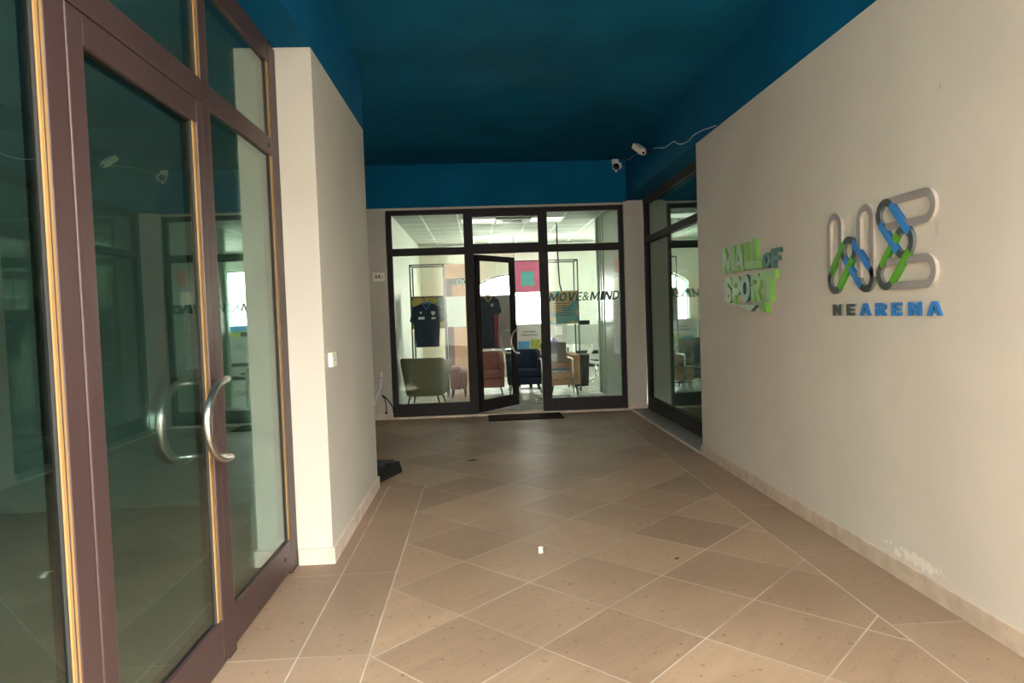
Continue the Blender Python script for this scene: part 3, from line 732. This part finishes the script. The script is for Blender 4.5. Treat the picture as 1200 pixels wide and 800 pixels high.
lg = thing('wall_logo', 'interlaced ring logo in grey, blue and green on the right wall', 'logo', (XR, 3.75, 1.5))
XF = .018
def lp(pts, mats, name, d0=0.0, depth=XF, label=None):
    o = MB().prism([(XR - d0, -s, z) for s, z in pts], (-depth + d0, 0, 0)).obj(name, mats, lg); o.location = -lg.location
    for p in o.data.polygons: p.material_index = 0 if p.normal.x < -.7 else 1
    if label: o['label'] = label
def band(c, ri, ro, a0, a1, mats, name, n=22, **k):
    A = [a0 + (a1 - a0) * i / n for i in range(n + 1)]
    lp([(c[0] + ro * math.cos(a), c[1] + ro * math.sin(a)) for a in A] + [(c[0] + ri * math.cos(a), c[1] + ri * math.sin(a)) for a in reversed(A)], mats, name, **k)
def bar(p, q, wd, mats, name, **k):
    p, q = Vector(p), Vector(q); d_ = (q - p).normalized(); nn = Vector((-d_.y, d_.x)) * wd / 2
    lp([tuple(p + nn), tuple(q + nn), tuple(q - nn), tuple(p - nn)], mats, name, **k)
GR, CH, BL, GN = ['ring', 'ring_side'], ['char', 'char_side'], ['lblue', 'blue_side'], ['lgreen', 'green_side']
ro, ri = .086, .046; rm = (ro + ri) / 2; wd = ro - ri
# first letter: two upright loops joined by slanting ribbons through a middle loop
cA, cB, cM = (-4.148, 1.64), (-3.812, 1.64), (-3.985, 1.806)
for cx, zt, side in ((-4.148, 1.965, 0), (-3.812, 1.968, 1)):
    band((cx, zt), ri, ro, 0, PI, GR, 'loop', label='grey half ring')
    bar((cx - rm, zt), (cx - rm, 1.64), wd, GR, 'stroke'); bar((cx + rm, zt), (cx + rm, 1.64), wd, GR, 'stroke')
band(cA, ri, ro, PI * .75, PI * 2, CH, 'loop', label='charcoal half ring'); band(cB, ri, ro, PI, PI * 2.25, CH, 'loop', label='charcoal half ring')
band(cM, ri, ro, -PI * .25, PI * 1.25, CH, 'loop', d0=.002, depth=.021, label='charcoal half ring')
def tang(c0, c1, sgn):
    p, q = Vector(c0), Vector(c1); d_ = (q - p).normalized(); nn = Vector((-d_.y, d_.x)) * rm * sgn
    return p + nn, q + nn
for c0, c1, mt, nm in ((cA, cM, GN, 'green ribbon'), (cM, cB, BL, 'blue ribbon')):
    for sgn in (-1, 1):
        p, q = tang(c0, c1, sgn)
        e = .0
        dd = (q - p).normalized()
        bar(p - dd * e, q + dd * e, wd, mt, 'ribbon', d0=.002, depth=.022 if mt is BL else .024, label=nm)
# second letter: two lying loops joined through a smaller middle loop
eT, eB, eM = (-3.612, 1.965), (-3.612, 1.645), (-3.458, 1.803)
for (cx, cz), right in ((eT, -3.292), (eB, -3.292)):
    band((right, cz), ri, ro, -PI / 2, PI / 2, GR, 'loop', label='grey half ring')
    bar((cx, cz + rm), (right, cz + rm), wd, GR, 'stroke'); bar((cx, cz - rm), (right, cz - rm), wd, GR, 'stroke')
    band((cx, cz), ri, ro, *((PI * .245, PI * 1.5) if cz > 1.8 else (PI * .5, PI * 1.755)), CH, 'loop', d0=.002, depth=.020, label='charcoal half ring')
band(eM, ri, ro, -PI * .755, PI * .755, CH, 'loop', d0=.002, depth=.021, label='charcoal half ring')
for c0, c1, mt, nm in ((eT, eM, BL, 'blue ribbon'), (eB, eM, GN, 'green ribbon')):
    for sgn in (-1, 1):
        p, q = tang(c0, c1, sgn); dd = (q - p).normalized()
        bar(p, q, wd, mt, 'ribbon', d0=.002, depth=.022 if mt is GN else .024, label=nm)
lt = thing('sign_lettering', 'row of small charcoal and blue letters under the ring logo', 'sign', (XR, 3.69, 1.42))
for ch, y0, y1, mt in (('N', 4.19, 4.085, CH), ('E', 4.03, 3.935, CH), ('A', 3.888, 3.78, BL), ('R', 3.73, 3.63, BL), ('E', 3.58, 3.495, BL), ('N', 3.435, 3.335, BL), ('A', 3.288, 3.18, BL)):
    block(ch, y0, y1, 1.421, 1.491, mt, lt, .012, label='charcoal letter' if mt is CH else 'blue letter')

# ------------------------------------------------------------------ showroom furniture
def shell_chair(t, cloth, w=.76, dep=.72, hb=.80, ha=.60, zb=.17, taper=.86, th=.09, legs='black', seat_z=.44):
    """tub armchair, front towards -y: one wrapped shell, a seat cushion and four legs"""
    bm = MB(); nu, nv = 28, 5
    def pr(u, s, inset):
        hw, hd = w / 2 * s - inset, dep / 2 * s - inset; r = min(.16, hw)
        # path: front right -> back -> front left (rounded U)
        L1 = 2 * hd - r; LA = PI / 2 * r; L2 = 2 * hw - 2 * r; T = 2 * L1 + 2 * LA + L2; d_ = u * T
        if d_ < L1: return hw, -hd + d_
        d_ -= L1
        if d_ < LA: a = d_ / r; return hw - r + r * math.cos(a), hd - r + r * math.sin(a)
        d_ -= LA
        if d_ < L2: return hw - r - d_, hd
        d_ -= L2
        if d_ < LA: a = PI / 2 + d_ / r; return -hw + r + r * math.cos(a), hd - r + r * math.sin(a)
        d_ -= LA
        return -hw, hd - r - d_
    G = []
    for side in (0, 1):
        g_ = []
        for i in range(nu + 1):
            u = i / nu; k = min(1, max(0, (.5 - abs(u - .5) - .18) / .16)); k = k * k * (3 - 2 * k)
            top = ha + (hb - ha) * k
            col = []
            for j in range(nv + 1):
                v = j / nv; z = zb + (top - zb) * v; s = taper + (1 - taper) * min(1, v * 1.1)
                x, y = pr(u, s, th if side else 0); col.append(bm.bm.verts.new((x, y, z - (.012 if side else 0) * (j == nv))))
            g_.append(col)
        G.append(g_)
    def quad(a, b, c, d_):
        q = bm.bm.faces.new((a, b, c, d_)); q.smooth = True
    for i in range(nu):
        for j in range(nv):
            quad(G[0][i][j], G[0][i + 1][j], G[0][i + 1][j + 1], G[0][i][j + 1]); quad(G[1][i][j], G[1][i + 1][j], G[1][i + 1][j + 1], G[1][i][j + 1])
        quad(G[0][i][nv], G[0][i + 1][nv], G[1][i + 1][nv], G[1][i][nv]); quad(G[0][i][0], G[0][i + 1][0], G[1][i + 1][0], G[1][i][0])
    for i in (0, nu):
        for j in range(nv): quad(G[0][i][j], G[0][i][j + 1], G[1][i][j + 1], G[1][i][j])
    o = bm.obj('shell', cloth, t)
    bv = o.modifiers.new('b', 'BEVEL'); bv.width = .018; bv.segments = 2; bv.limit_method = 'ANGLE'
    hw, hd = w / 2 * taper - .03, dep / 2 * taper - .03
    MB().box(-hw, hw, -hd - .03, hd - .03, zb, seat_z - .13, bev=.02).obj('base', cloth, t)
    MB().box(-hw, hw, -hd - .035, hd - .04, seat_z - .128, seat_z, bev=.035, seg=3).obj('seat_cushion', cloth, t)
    for sx in (-1, 1):
        for sy in (-1, 1):
            MB().tube([(sx * (hw - .05), sy * (hd - .05), zb + .02), (sx * (hw + .0), sy * (hd + .0), 0)], [.018, .011], 10).obj('leg', legs, t)

t = thing('armchair', 'olive green tub armchair with its back to the left shop window', 'armchair', (-.97, 11.72, 0), PI - .12, 'showroom armchairs')
shell_chair(t, 'green_cloth', w=.77, dep=.72, hb=.82, ha=.74, taper=.80)
t = thing('armchair', 'dusty pink armchair seen through the open glass door', 'armchair', (.10, 12.9, 0), .0, 'showroom armchairs')
shell_chair(t, 'pink_cloth', w=.64, dep=.66, hb=.80, ha=.62, zb=.15, taper=.95)
t = thing('armchair', 'navy blue armchair in the gap of the open door', 'armchair', (.80, 13.0, 0), 0, 'showroom armchairs')
shell_chair(t, 'navy_cloth', w=.69, dep=.66, hb=.81, ha=.64, zb=.17, taper=.95)
t = thing('armchair', 'tan leather armchair behind the grey cantilever chair', 'armchair', (1.46, 12.38, 0), .0, 'showroom armchairs')
shell_chair(t, 'tan', w=.56, dep=.64, hb=.76, ha=.74, zb=.20, taper=.98, th=.14)
t = thing('pouf_bench', 'low dusty pink upholstered bench between the olive and pink armchairs', 'bench', (-.44, 12.75, 0))
MB().box(-.15, .06, -.30, .30, .15, .57, bev=.04, seg=3).obj('seat', 'pink_cloth', t)
MB().box(.06, .15, -.32, .30, .15, .50, bev=.04, seg=3).obj('armrest', 'pink_cloth', t)
for sx in (-.11, .11):
    for sy in (-.25, .25): MB().tube([(sx, sy, .16), (sx * 1.08, sy * 1.05, 0)], [.018, .011], 10).obj('leg', 'black', t)

t = thing('cantilever_chair', 'grey cantilever chair with chrome tube frame in front of the tan armchair', 'chair', (1.27, 11.72, 0))
MB().box(-.235, .235, -.22, .24, .485, .53, bev=.015).obj('seat', 'grey_cloth', t)
rb = Matrix.Translation((0, .26, .78)) @ Matrix.Rotation(-.14, 4, 'X')
MB().box(-.225, .225, -.02, .02, -.17, .19, bev=.015, rot=rb).obj('backrest', 'grey_cloth', t)
for s in (-1, 1):
    MB().tube(smooth([(s * .265, .27, .02), (s * .265, 0, .02), (s * .265, -.2, .02), (s * .265, -.235, .06), (s * .265, -.235, .3), (s * .265, -.235, .62), (s * .265, -.2, .70), (s * .265, .1, .70), (s * .25, .29, .70)], 5), .0125, 10).obj('frame_tube', 'chrome', t)
for q in (.265, .27, .02), (.265, -.235, .50), (.255, .285, .70): MB().tube([(-q[0], q[1], q[2]), q], .0125, 10).obj('cross_tube', 'chrome', t)

def jersey(t, w, h, trim, extra=None):
    """short-sleeved shirt hanging flat, facing -y; origin at the middle of the collar"""
    hw = w / 2
    half = [(.0, -.025), (.045, -.02), (.085, .0), (hw * .62, -.045), (hw * .80, -.075), (hw * 1.0, -.32), (hw * .76, -.36), (hw * .70, -.22), (hw * .68, -.45), (hw * .66, -h)]
    bm = MB(); pts = half + [(-x, z) for x, z in reversed(half[1:])]
    n_ = len(pts)
    fr_ = [bm.bm.verts.new((x, -.025, z)) for x, z in pts]; bk = [bm.bm.verts.new((x * .98, .025, z)) for x, z in pts]
    bm.bm.faces.new(fr_); bm.bm.faces.new(bk[::-1])
    for i in range(n_): bm.bm.faces.new([fr_[i], fr_[(i + 1) % n_], bk[(i + 1) % n_], bk[i]])
    bmesh.ops.triangulate(bm.bm, faces=[q for q in bm.bm.faces if len(q.verts) > 4])
    bmesh.ops.subdivide_edges(bm.bm, edges=bm.bm.edges[:], cuts=2, use_grid_fill=True)
    for v in bm.bm.verts:
        x, y, z = v.co
        v.co.y += (.018 * math.sin(x * 22 + z * 5) + .012 * math.sin(z * 17 + x * 9)) * min(1, max(0, -z * 3))
        if y < 0: v.co.y -= .035 * max(0, 1 - (x / (hw * .7)) ** 2) * min(1, max(0, -z * 4 + .1))
    body = bm.obj('shirt_body', 'jersey', t)
    MB().tube(smooth([(-.085, -.03, .0), (-.045, -.05, -.05), (0, -.06, -.11), (.045, -.05, -.05), (.085, -.03, 0)], 5), .011, 8).tube(smooth([(-.085, -.02, 0), (0, .035, .012), (.085, -.02, 0)], 5), .011, 8).obj('collar', trim, t)
    MB().tube([(0, 0, .0), (0, 0, .05)], .004, 8).tube(smooth([(0, 0, .05), (.02, 0, .07), (0, 0, .095), (-.022, 0, .075)], 5), .004, 8).obj('hanger_hook', 'chrome', t)
    return body
t = thing('football_jersey', 'navy football jersey with white prints hanging on the left display frame', 'jersey', (-.965, 12.42, 1.745), 0, 'display jerseys')
jb = jersey(t, .62, .79, 'jersey_trim')
for x, z, w_, h_ in ((-.15, -.29, .11, .045), (.085, -.29, .075, .035)):
    MB().box(x, x + w_, -.085, -.06, z, z + h_, bev=.004).obj('sponsor_print', 'print', jb)
MB().prism([(.085, -.06, -.15), (.15, -.06, -.15), (.15, -.06, -.19), (.118, -.06, -.225), (.085, -.06, -.19)], (0, -.025, 0)).obj('crest', 'print', jb)
MB().box(-.12, -.085, -.085, -.06, -.185, -.15, bev=.004).obj('maker_mark', 'print', jb)
t = thing('football_jersey', 'navy jersey with gold neckline and crimson side seen through the door glass', 'jersey', (.16, 13.2, 1.86), 0, 'display jerseys')
jb = jersey(t, .50, 1.0, 'gold')
MB().box(.10, .17, -.085, -.03, -.98, -.36, bev=.01).obj('side_panel', 'red_cloth', jb)
MB().box(.05, .09, -.085, -.06, -.2, -.15, bev=.004).obj('crest', 'print', jb)

def rack(t, x0, x1, dy, h):
    for x in (x0, x1):
        for y in (-dy / 2, dy / 2): MB().box(x - .011, x + .011, y - .011, y + .011, 0, h, bev=.002).obj('post', 'black', t)
    mb = MB()
    for z in (h - .011,):
        for y in (-dy / 2, dy / 2): mb.box(x0, x1, y - .01, y + .01, z - .01, z + .01)
        for x in (x0, x1): mb.box(x - .01, x + .01, -dy / 2, dy / 2, z - .01, z + .01)
    mb.obj('top_rail', 'black', t)
    for x in (x0, x1): MB().box(x - .01, x + .01, -dy / 2, dy / 2, .01, .03).obj('bottom_rail', 'black', t)
t = thing('display_frame', 'tall black box frame with teal poster, behind the hanging navy jersey', 'display frame', (-.94, 12.85, 0), 0, 'black display frames')
rack(t, -.32, .29, .5, 2.46)
MB().box(-.31, .28, -.235, -.22, 1.28, 1.88, bev=.002).obj('poster', 'poster_a', t)
MB().tube([(-.3, -.30, 1.86), (.27, -.30, 1.86)], .008, 8).tube([(-.3, -.30, 1.86), (-.3, -.25, 1.86)], .008, 8).tube([(.27, -.30, 1.86), (.27, -.25, 1.86)], .008, 8).obj('hanging_rail', 'black', t)
t = thing('display_frame', 'tall black box frame with teal and sand poster in the right shop window', 'display frame', (1.56, 13.05, 0), 0, 'black display frames')
rack(t, -.30, .29, .5, 2.49)
pst = MB().box(-.29, .28, -.265, -.25, 1.28, 1.90, bev=.002).obj('poster', 'poster_b', t)
mb = MB()
for k in range(6): mb.box(-.18, .14 + .04 * (k % 2), -.268, -.264, 1.66 - k * .045, 1.672 - k * .045)
mb.obj('printed_text', 'maroon', pst)
MB().box(.29, .50, -.22, .22, 1.25, 1.33, bev=.005).obj('shelf', 'black', t)
MB().tube([(-.04, -.05, 2.3), (-.05, -.04, 2.8), (-.05, -.04, 3.2)], .014, 8).tube([(-.04, -.05, 2.3), (-.03, -.06, 2.05), (-.0, -.1, 1.9)], .014, 8).obj('feed_cable', 'black', t)

# painted boards at the back
t = thing('painted_display_wall', 'orange and maroon painted display wall at the back left of the showroom', 'display wall', (-.45, 15.6, 0))
MB().box(-.33, .30, -.03, .03, 2.35, 2.67, bev=.003).obj('orange_panel', 'orange', t)
MB().box(-.33, -.16, -.02, .04, 0, 2.35, bev=.003).obj('maroon_panel', 'maroon', t)
MB().box(-.16, .30, -.025, .035, 0, 2.21, bev=.003).obj('orange_panel', 'orange', t)
MB().box(-.24, .30, -.028, .02, 2.212, 2.348, bev=.002).obj('black_band', 'black', t)
for x in (.0, .145):
    MB().tube([(x + .055 * math.cos(a), -.035, 2.262 + .055 * math.sin(a)) for a in [2 * PI * k / 24 for k in range(25)]], .009, 8).obj('ring_ornament', 'desk_grey', t)
MB().box(-.34, .12, -.05, -.035, 1.25, 1.94, bev=.002).obj('notice_board', 'paper', t)
MB().box(-.34, -.3, -.05, -.03, 0.0, 1.25).obj('board_leg', 'white', t)
t = thing('hanging_banner', 'pink hanging banner with a teal patch in front of the arched window', 'banner', (1.08, 15.0, 1.96))
MB().box(-.33, .33, -.012, .012, 0, .69, bev=.002).obj('cloth_panel', 'pink', t)
MB().box(-.16, .13, -.018, -.012, .14, .46, bev=.002).obj('patch', 'teal', t)
for x in (-.3, .3): MB().tube([(x, 0, .69), (x, 0, SZ - 1.96)], .004, 6).obj('suspension_wire', 'black', t)
MB().box(-.335, .335, -.016, .016, .68, .70, bev=.004).obj('top_bar', 'black', t)
t = thing('partition_board', 'grey mauve partition board behind the gold-necked jersey', 'partition', (.27, 13.5, 0))
MB().box(-.36, .36, -.015, .015, .82, 1.88, bev=.004).obj('board', 'mauve', t)
for x in (-.34, .34): MB().box(x - .015, x + .015, -.02, .02, 0, 1.88, bev=.003).obj('post', 'black', t)
for x in (-.34, .34): MB().box(x - .02, x + .02, -.15, .15, 0, .02, bev=.004).obj('foot', 'black', t)
MB().tube([(-.11, 0, 1.88), (-.11, -.0, 1.955), (-.11, -.3, 1.955)], .006, 8).obj('hook_arm', 'black', t)

t = thing('white_desk', 'white desk behind the pink and navy armchairs', 'desk', (.30, 14.3, 0))
MB().box(-.5, .5, -.35, .35, .74, .78, bev=.005).obj('desktop', 'desk_white', t)
for x in (-.46, .46):
    for y in (-.3, .3): MB().box(x - .02, x + .02, y - .02, y + .02, 0, .74, bev=.003).obj('leg', 'black', t)
for x, y, z, n_, lb in ((-.2, -.1, 0, 4, 'left'), (.08, -.12, 0, 3, 'right')):
    mb = MB()
    for k in range(n_): mb.box(-.12 + .01 * k, .12 + .008 * k, -.15, .15 - .01 * k, .0 + k * .02, .018 + k * .02, bev=.003)
    tag(mb.obj('paper_stack', 'paper', loc=(.30 + x, 14.3 + y, .78)), 'stack of white papers on the white desk, %s' % ('on its left side' if lb == 'left' else 'nearer its middle'), 'papers', 'paper stacks on the white desk')

t = thing('poster_stand', 'white notice poster with blue and yellow patches behind the navy armchair', 'poster', (.96, 13.55, 0))
MB().box(-.29, .29, -.012, .012, .74, 1.29, bev=.003).obj('board', 'paper', t)
MB().box(-.23, .0, -.016, -.012, .80, .95, bev=.002).obj('blue_print', 'sky_blue', t)
MB().box(.02, .22, -.016, -.012, .79, .98, bev=.002).obj('yellow_print', 'lemon', t)
MB().box(-.03, .03, .012, .04, .0, 1.0, bev=.003).box(-.2, .28, -.06, .16, 0, .02, bev=.003).obj('stand', 'black', t)
for i, ln_ in enumerate(('STI DOVENDO', 'FORSE PUOI?')):
    wl = .26 if i == 0 else .32
    glyph(ln_, (-wl / 2, -.012, 1.12 - i * .065), (1, 0, 0), (0, 0, 1), (0, -1, 0), wl, .032, .002, ['ink'], t, offset=.02, name='text_line')

t = thing('side_table', 'small white table behind the grey cantilever chair', 'table', (1.52, 13.75, 0))
MB().box(-.22, .22, -.25, .25, .80, .84, bev=.004).obj('tabletop', 'desk_white', t)
for x in (-.2, .2):
    for y in (-.22, .22): MB().box(x - .015, x + .015, y - .015, y + .015, 0, .80).obj('leg', 'black', t)
o = MB().sphere((0, 0, .08), .08, seg=24).obj('ball', 'violet', loc=(1.46, 13.62, .84)); tag(o, 'violet ball on the small white table', 'ball')
t = thing('monitor', 'grey monitor with a pale screen on the small white table', 'monitor', (1.60, 13.85, .84))
MB().box(-.2, .16, -.012, .02, .14, .46, bev=.006).obj('housing', 'grey_plastic', t)
MB().box(-.1, .06, -.015, -.011, .2, .38).obj('screen', 'paper', t)
MB().box(-.03, .03, .0, .03, .02, .2).box(-.1, .1, -.06, .1, 0, .02, bev=.005).obj('stand', 'grey_plastic', t)

t = thing('reception_counter', 'grey and white counter with dark ledges at the right of the showroom', 'counter', (2.55, 14.75, 0))
MB().box(-.80, .9, -.02, .02, .80, 1.21, bev=.004).obj('front_panel', 'desk_grey', t)
MB().box(-.78, .9, .02, .5, .98, 1.02, bev=.004).obj('worktop', 'desk_white', t)
for z in (.62, .34): MB().box(-.5, .9, -.08, .12, z - .04, z + .03, bev=.005).obj('ledge', 'black', t)
MB().box(-.5, .9, .12, .5, .06, .8, bev=.004).obj('body', 'desk_white', t)
for x in (-.76, .86): MB().box(x - .02, x + .02, -.018, .48, 0, .80, bev=.003).obj('leg_panel', 'desk_white', t)
t = thing('shell_chair', 'white shell chair with a black pad in front of the grey counter', 'chair', (2.20, 14.05, 0))
prof = [(.09, .78), (.075, .70), (.03, .62), (-.0, .54), (-.02, .46), (.04, .42), (.2, .40), (.34, .42)]
bm = MB()
pv = smooth([(x, 0, z) for x, z in prof], 4)
rows = []
for k, p in enumerate(pv):
    rows.append([bm.bm.verts.new((p.x, -.22 + .44 * j / 8 * 1.0, p.z + .05 * ((j - 4) / 4) ** 2)) for j in range(9)])
for a, b in zip(rows, rows[1:]):
    for j in range(8):
        q = bm.bm.faces.new((a[j], a[j + 1], b[j + 1], b[j])); q.smooth = True
o = bm.obj('shell', 'white_plastic', t); sm = o.modifiers.new('s', 'SOLIDIFY'); sm.thickness = .025
MB().box(.05, .30, -.17, .17, .455, .49, bev=.015).obj('seat_pad', 'black', t)
MB().tube([(.16, 0, .44), (.16, 0, .1)], [.022, .028], 12).obj('column', 'chrome', t)
for k in range(4):
    a = PI / 4 + k * PI / 2
    MB().tube([(.16, 0, .11), (.16 + .24 * math.cos(a), .24 * math.sin(a), .02)], [.018, .012], 8).sphere((.16 + .24 * math.cos(a), .24 * math.sin(a), .015), .015, seg=10).obj('foot', 'chrome', t)
t = thing('waste_bin', 'black waste bin between the tan armchair and the white shell chair', 'bin', (2.02, 13.75, 0))
MB().tube([(0, 0, 0), (0, 0, .62)], [.13, .16], 24).obj('body', 'rubber', t)
MB().tube([(0, 0, .62), (0, 0, .645)], [.165, .165], 24).obj('rim', 'black', t)

# sage partition running back from the shopfront on the right
pw = struct(empty('wall_showroom_partition', (2.2, 10.3, 0)), 'sage green partition behind the right end of the shopfront')
P(MB().box(2.20, 2.26, 10.24, 12.0, 0, 3.2).box(2.20, 2.26, 12.0, 12.5, 0, 3.2), 'panel', 'partition', pw)
P(MB().box(2.17, 2.28, 12.5, 12.62, 0, 3.2, bev=.01).box(2.185, 2.20, 12.0, 12.03, 0, 3.2, bev=.003).box(2.185, 2.20, 12.25, 12.27, 0, 3.2, bev=.003), 'post', 'alu', pw)
t = thing('partition_sheet', 'printed notice sheet on the sage partition behind the shopfront', 'notice', (2.2, 10.98, .8))
MB().box(-.006, 0, -.22, .22, 0, .92).obj('sheet', 'paper', t)
mb = MB()
for k in range(18): mb.box(-.0075, -.005, -.17, .17 - .05 * (k % 3), .1 + k * .043, .112 + k * .043)
mb.obj('printed_lines', 'grey_plastic', t)
t = thing('partition_sheet', 'orange sheet painted as a reflection high on the sage partition', 'notice', (2.2, 10.78, 2.1))  # orange and cream sheets stand in for reflections on the partition
MB().box(-.006, 0, -.18, .18, 0, .24).obj('sheet', 'orange', t)
t = thing('partition_sheet', 'cream sheet painted as a reflection below the orange one on the sage partition', 'notice', (2.2, 10.88, 1.78))
MB().box(-.006, 0, -.2, .2, 0, .24).obj('sheet', 'cream', t)

# landscape poster and a table under the gridded window (seen mirrored in the left doors)
t = thing('landscape_poster', 'blue and yellow landscape poster under the gridded window', 'poster', (4.16, SY1, 1.1))
MB().box(-1.03, 1.03, -.012, 0, 0, .34).obj('sheet', 'lemon', t)
MB().box(-1.03, 1.03, -.016, -.012, .2, .34).obj('sky_band', 'sky_blue', t)
t = thing('white_table', 'long white table under the gridded window', 'table', (4.05, 15.9, 0))
MB().box(-.8, .8, -.35, .35, .72, .76, bev=.004).obj('tabletop', 'desk_white', t)
for x in (-.75, .75):
    for y in (-.3, .3): MB().box(x - .02, x + .02, y - .02, y + .02, 0, .72).obj('leg', 'black', t)

# ------------------------------------------------------------------ light
world = bpy.data.worlds.new('overcast sky'); bpy.context.scene.world = world; world.use_nodes = True
nt = world.node_tree; nt.nodes.clear()
out = nt.nodes.new('ShaderNodeOutputWorld'); bg = nt.nodes.new('ShaderNodeBackground')
tc = nt.nodes.new('ShaderNodeTexCoord'); sx = nt.nodes.new('ShaderNodeSeparateXYZ')
rp = nt.nodes.new('ShaderNodeValToRGB')
rp.color_ramp.elements[0].position = 0.0; rp.color_ramp.elements[0].color = (1.0, .95, .86, 1)
rp.color_ramp.elements[1].position = .7; rp.color_ramp.elements[1].color = (.85, .95, 1.0, 1)
nt.links.new(tc.outputs['Generated'], sx.inputs[0]); nt.links.new(sx.outputs['Z'], rp.inputs['Fac'])
nt.links.new(rp.outputs['Color'], bg.inputs['Color']); bg.inputs['Strength'].default_value = 9.0
nt.links.new(bg.outputs['Background'], out.inputs['Surface'])

# ------------------------------------------------------------------ camera
yaw, pitch, roll = 0.04500584, -0.04030145, -0.03412647
cy, sy_, cp_, sp_ = math.cos(yaw), math.sin(yaw), math.cos(pitch), math.sin(pitch)
fw = Vector((sy_ * cp_, cy * cp_, sp_)); r0 = Vector((cy, -sy_, 0)); u0 = r0.cross(fw)
rt = r0 * math.cos(roll) + u0 * math.sin(roll); up = -r0 * math.sin(roll) + u0 * math.cos(roll)
cam = bpy.data.cameras.new('camera'); co = bpy.data.objects.new('camera', cam); C.objects.link(co)
cam.sensor_width = 36; cam.lens = 24; cam.clip_start = .05; cam.clip_end = 200
mw = Matrix((rt, up, -fw)).transposed().to_4x4(); mw.translation = (0, 0, 1.5)
co.matrix_world = mw
sc = bpy.context.scene
sc.camera = co
sc.view_settings.view_transform = 'Standard'; sc.view_settings.look = 'None'
sc.view_settings.exposure = 2.1; sc.view_settings.gamma = 1; sc.view_settings.use_curve_mapping = False
sc.cycles.use_denoising = True
sc.cycles.max_bounces = 14; sc.cycles.diffuse_bounces = 5; sc.cycles.glossy_bounces = 6; sc.cycles.transparent_max_bounces = 24
sc.cycles.caustics_reflective = False; sc.cycles.sample_clamp_indirect = 8
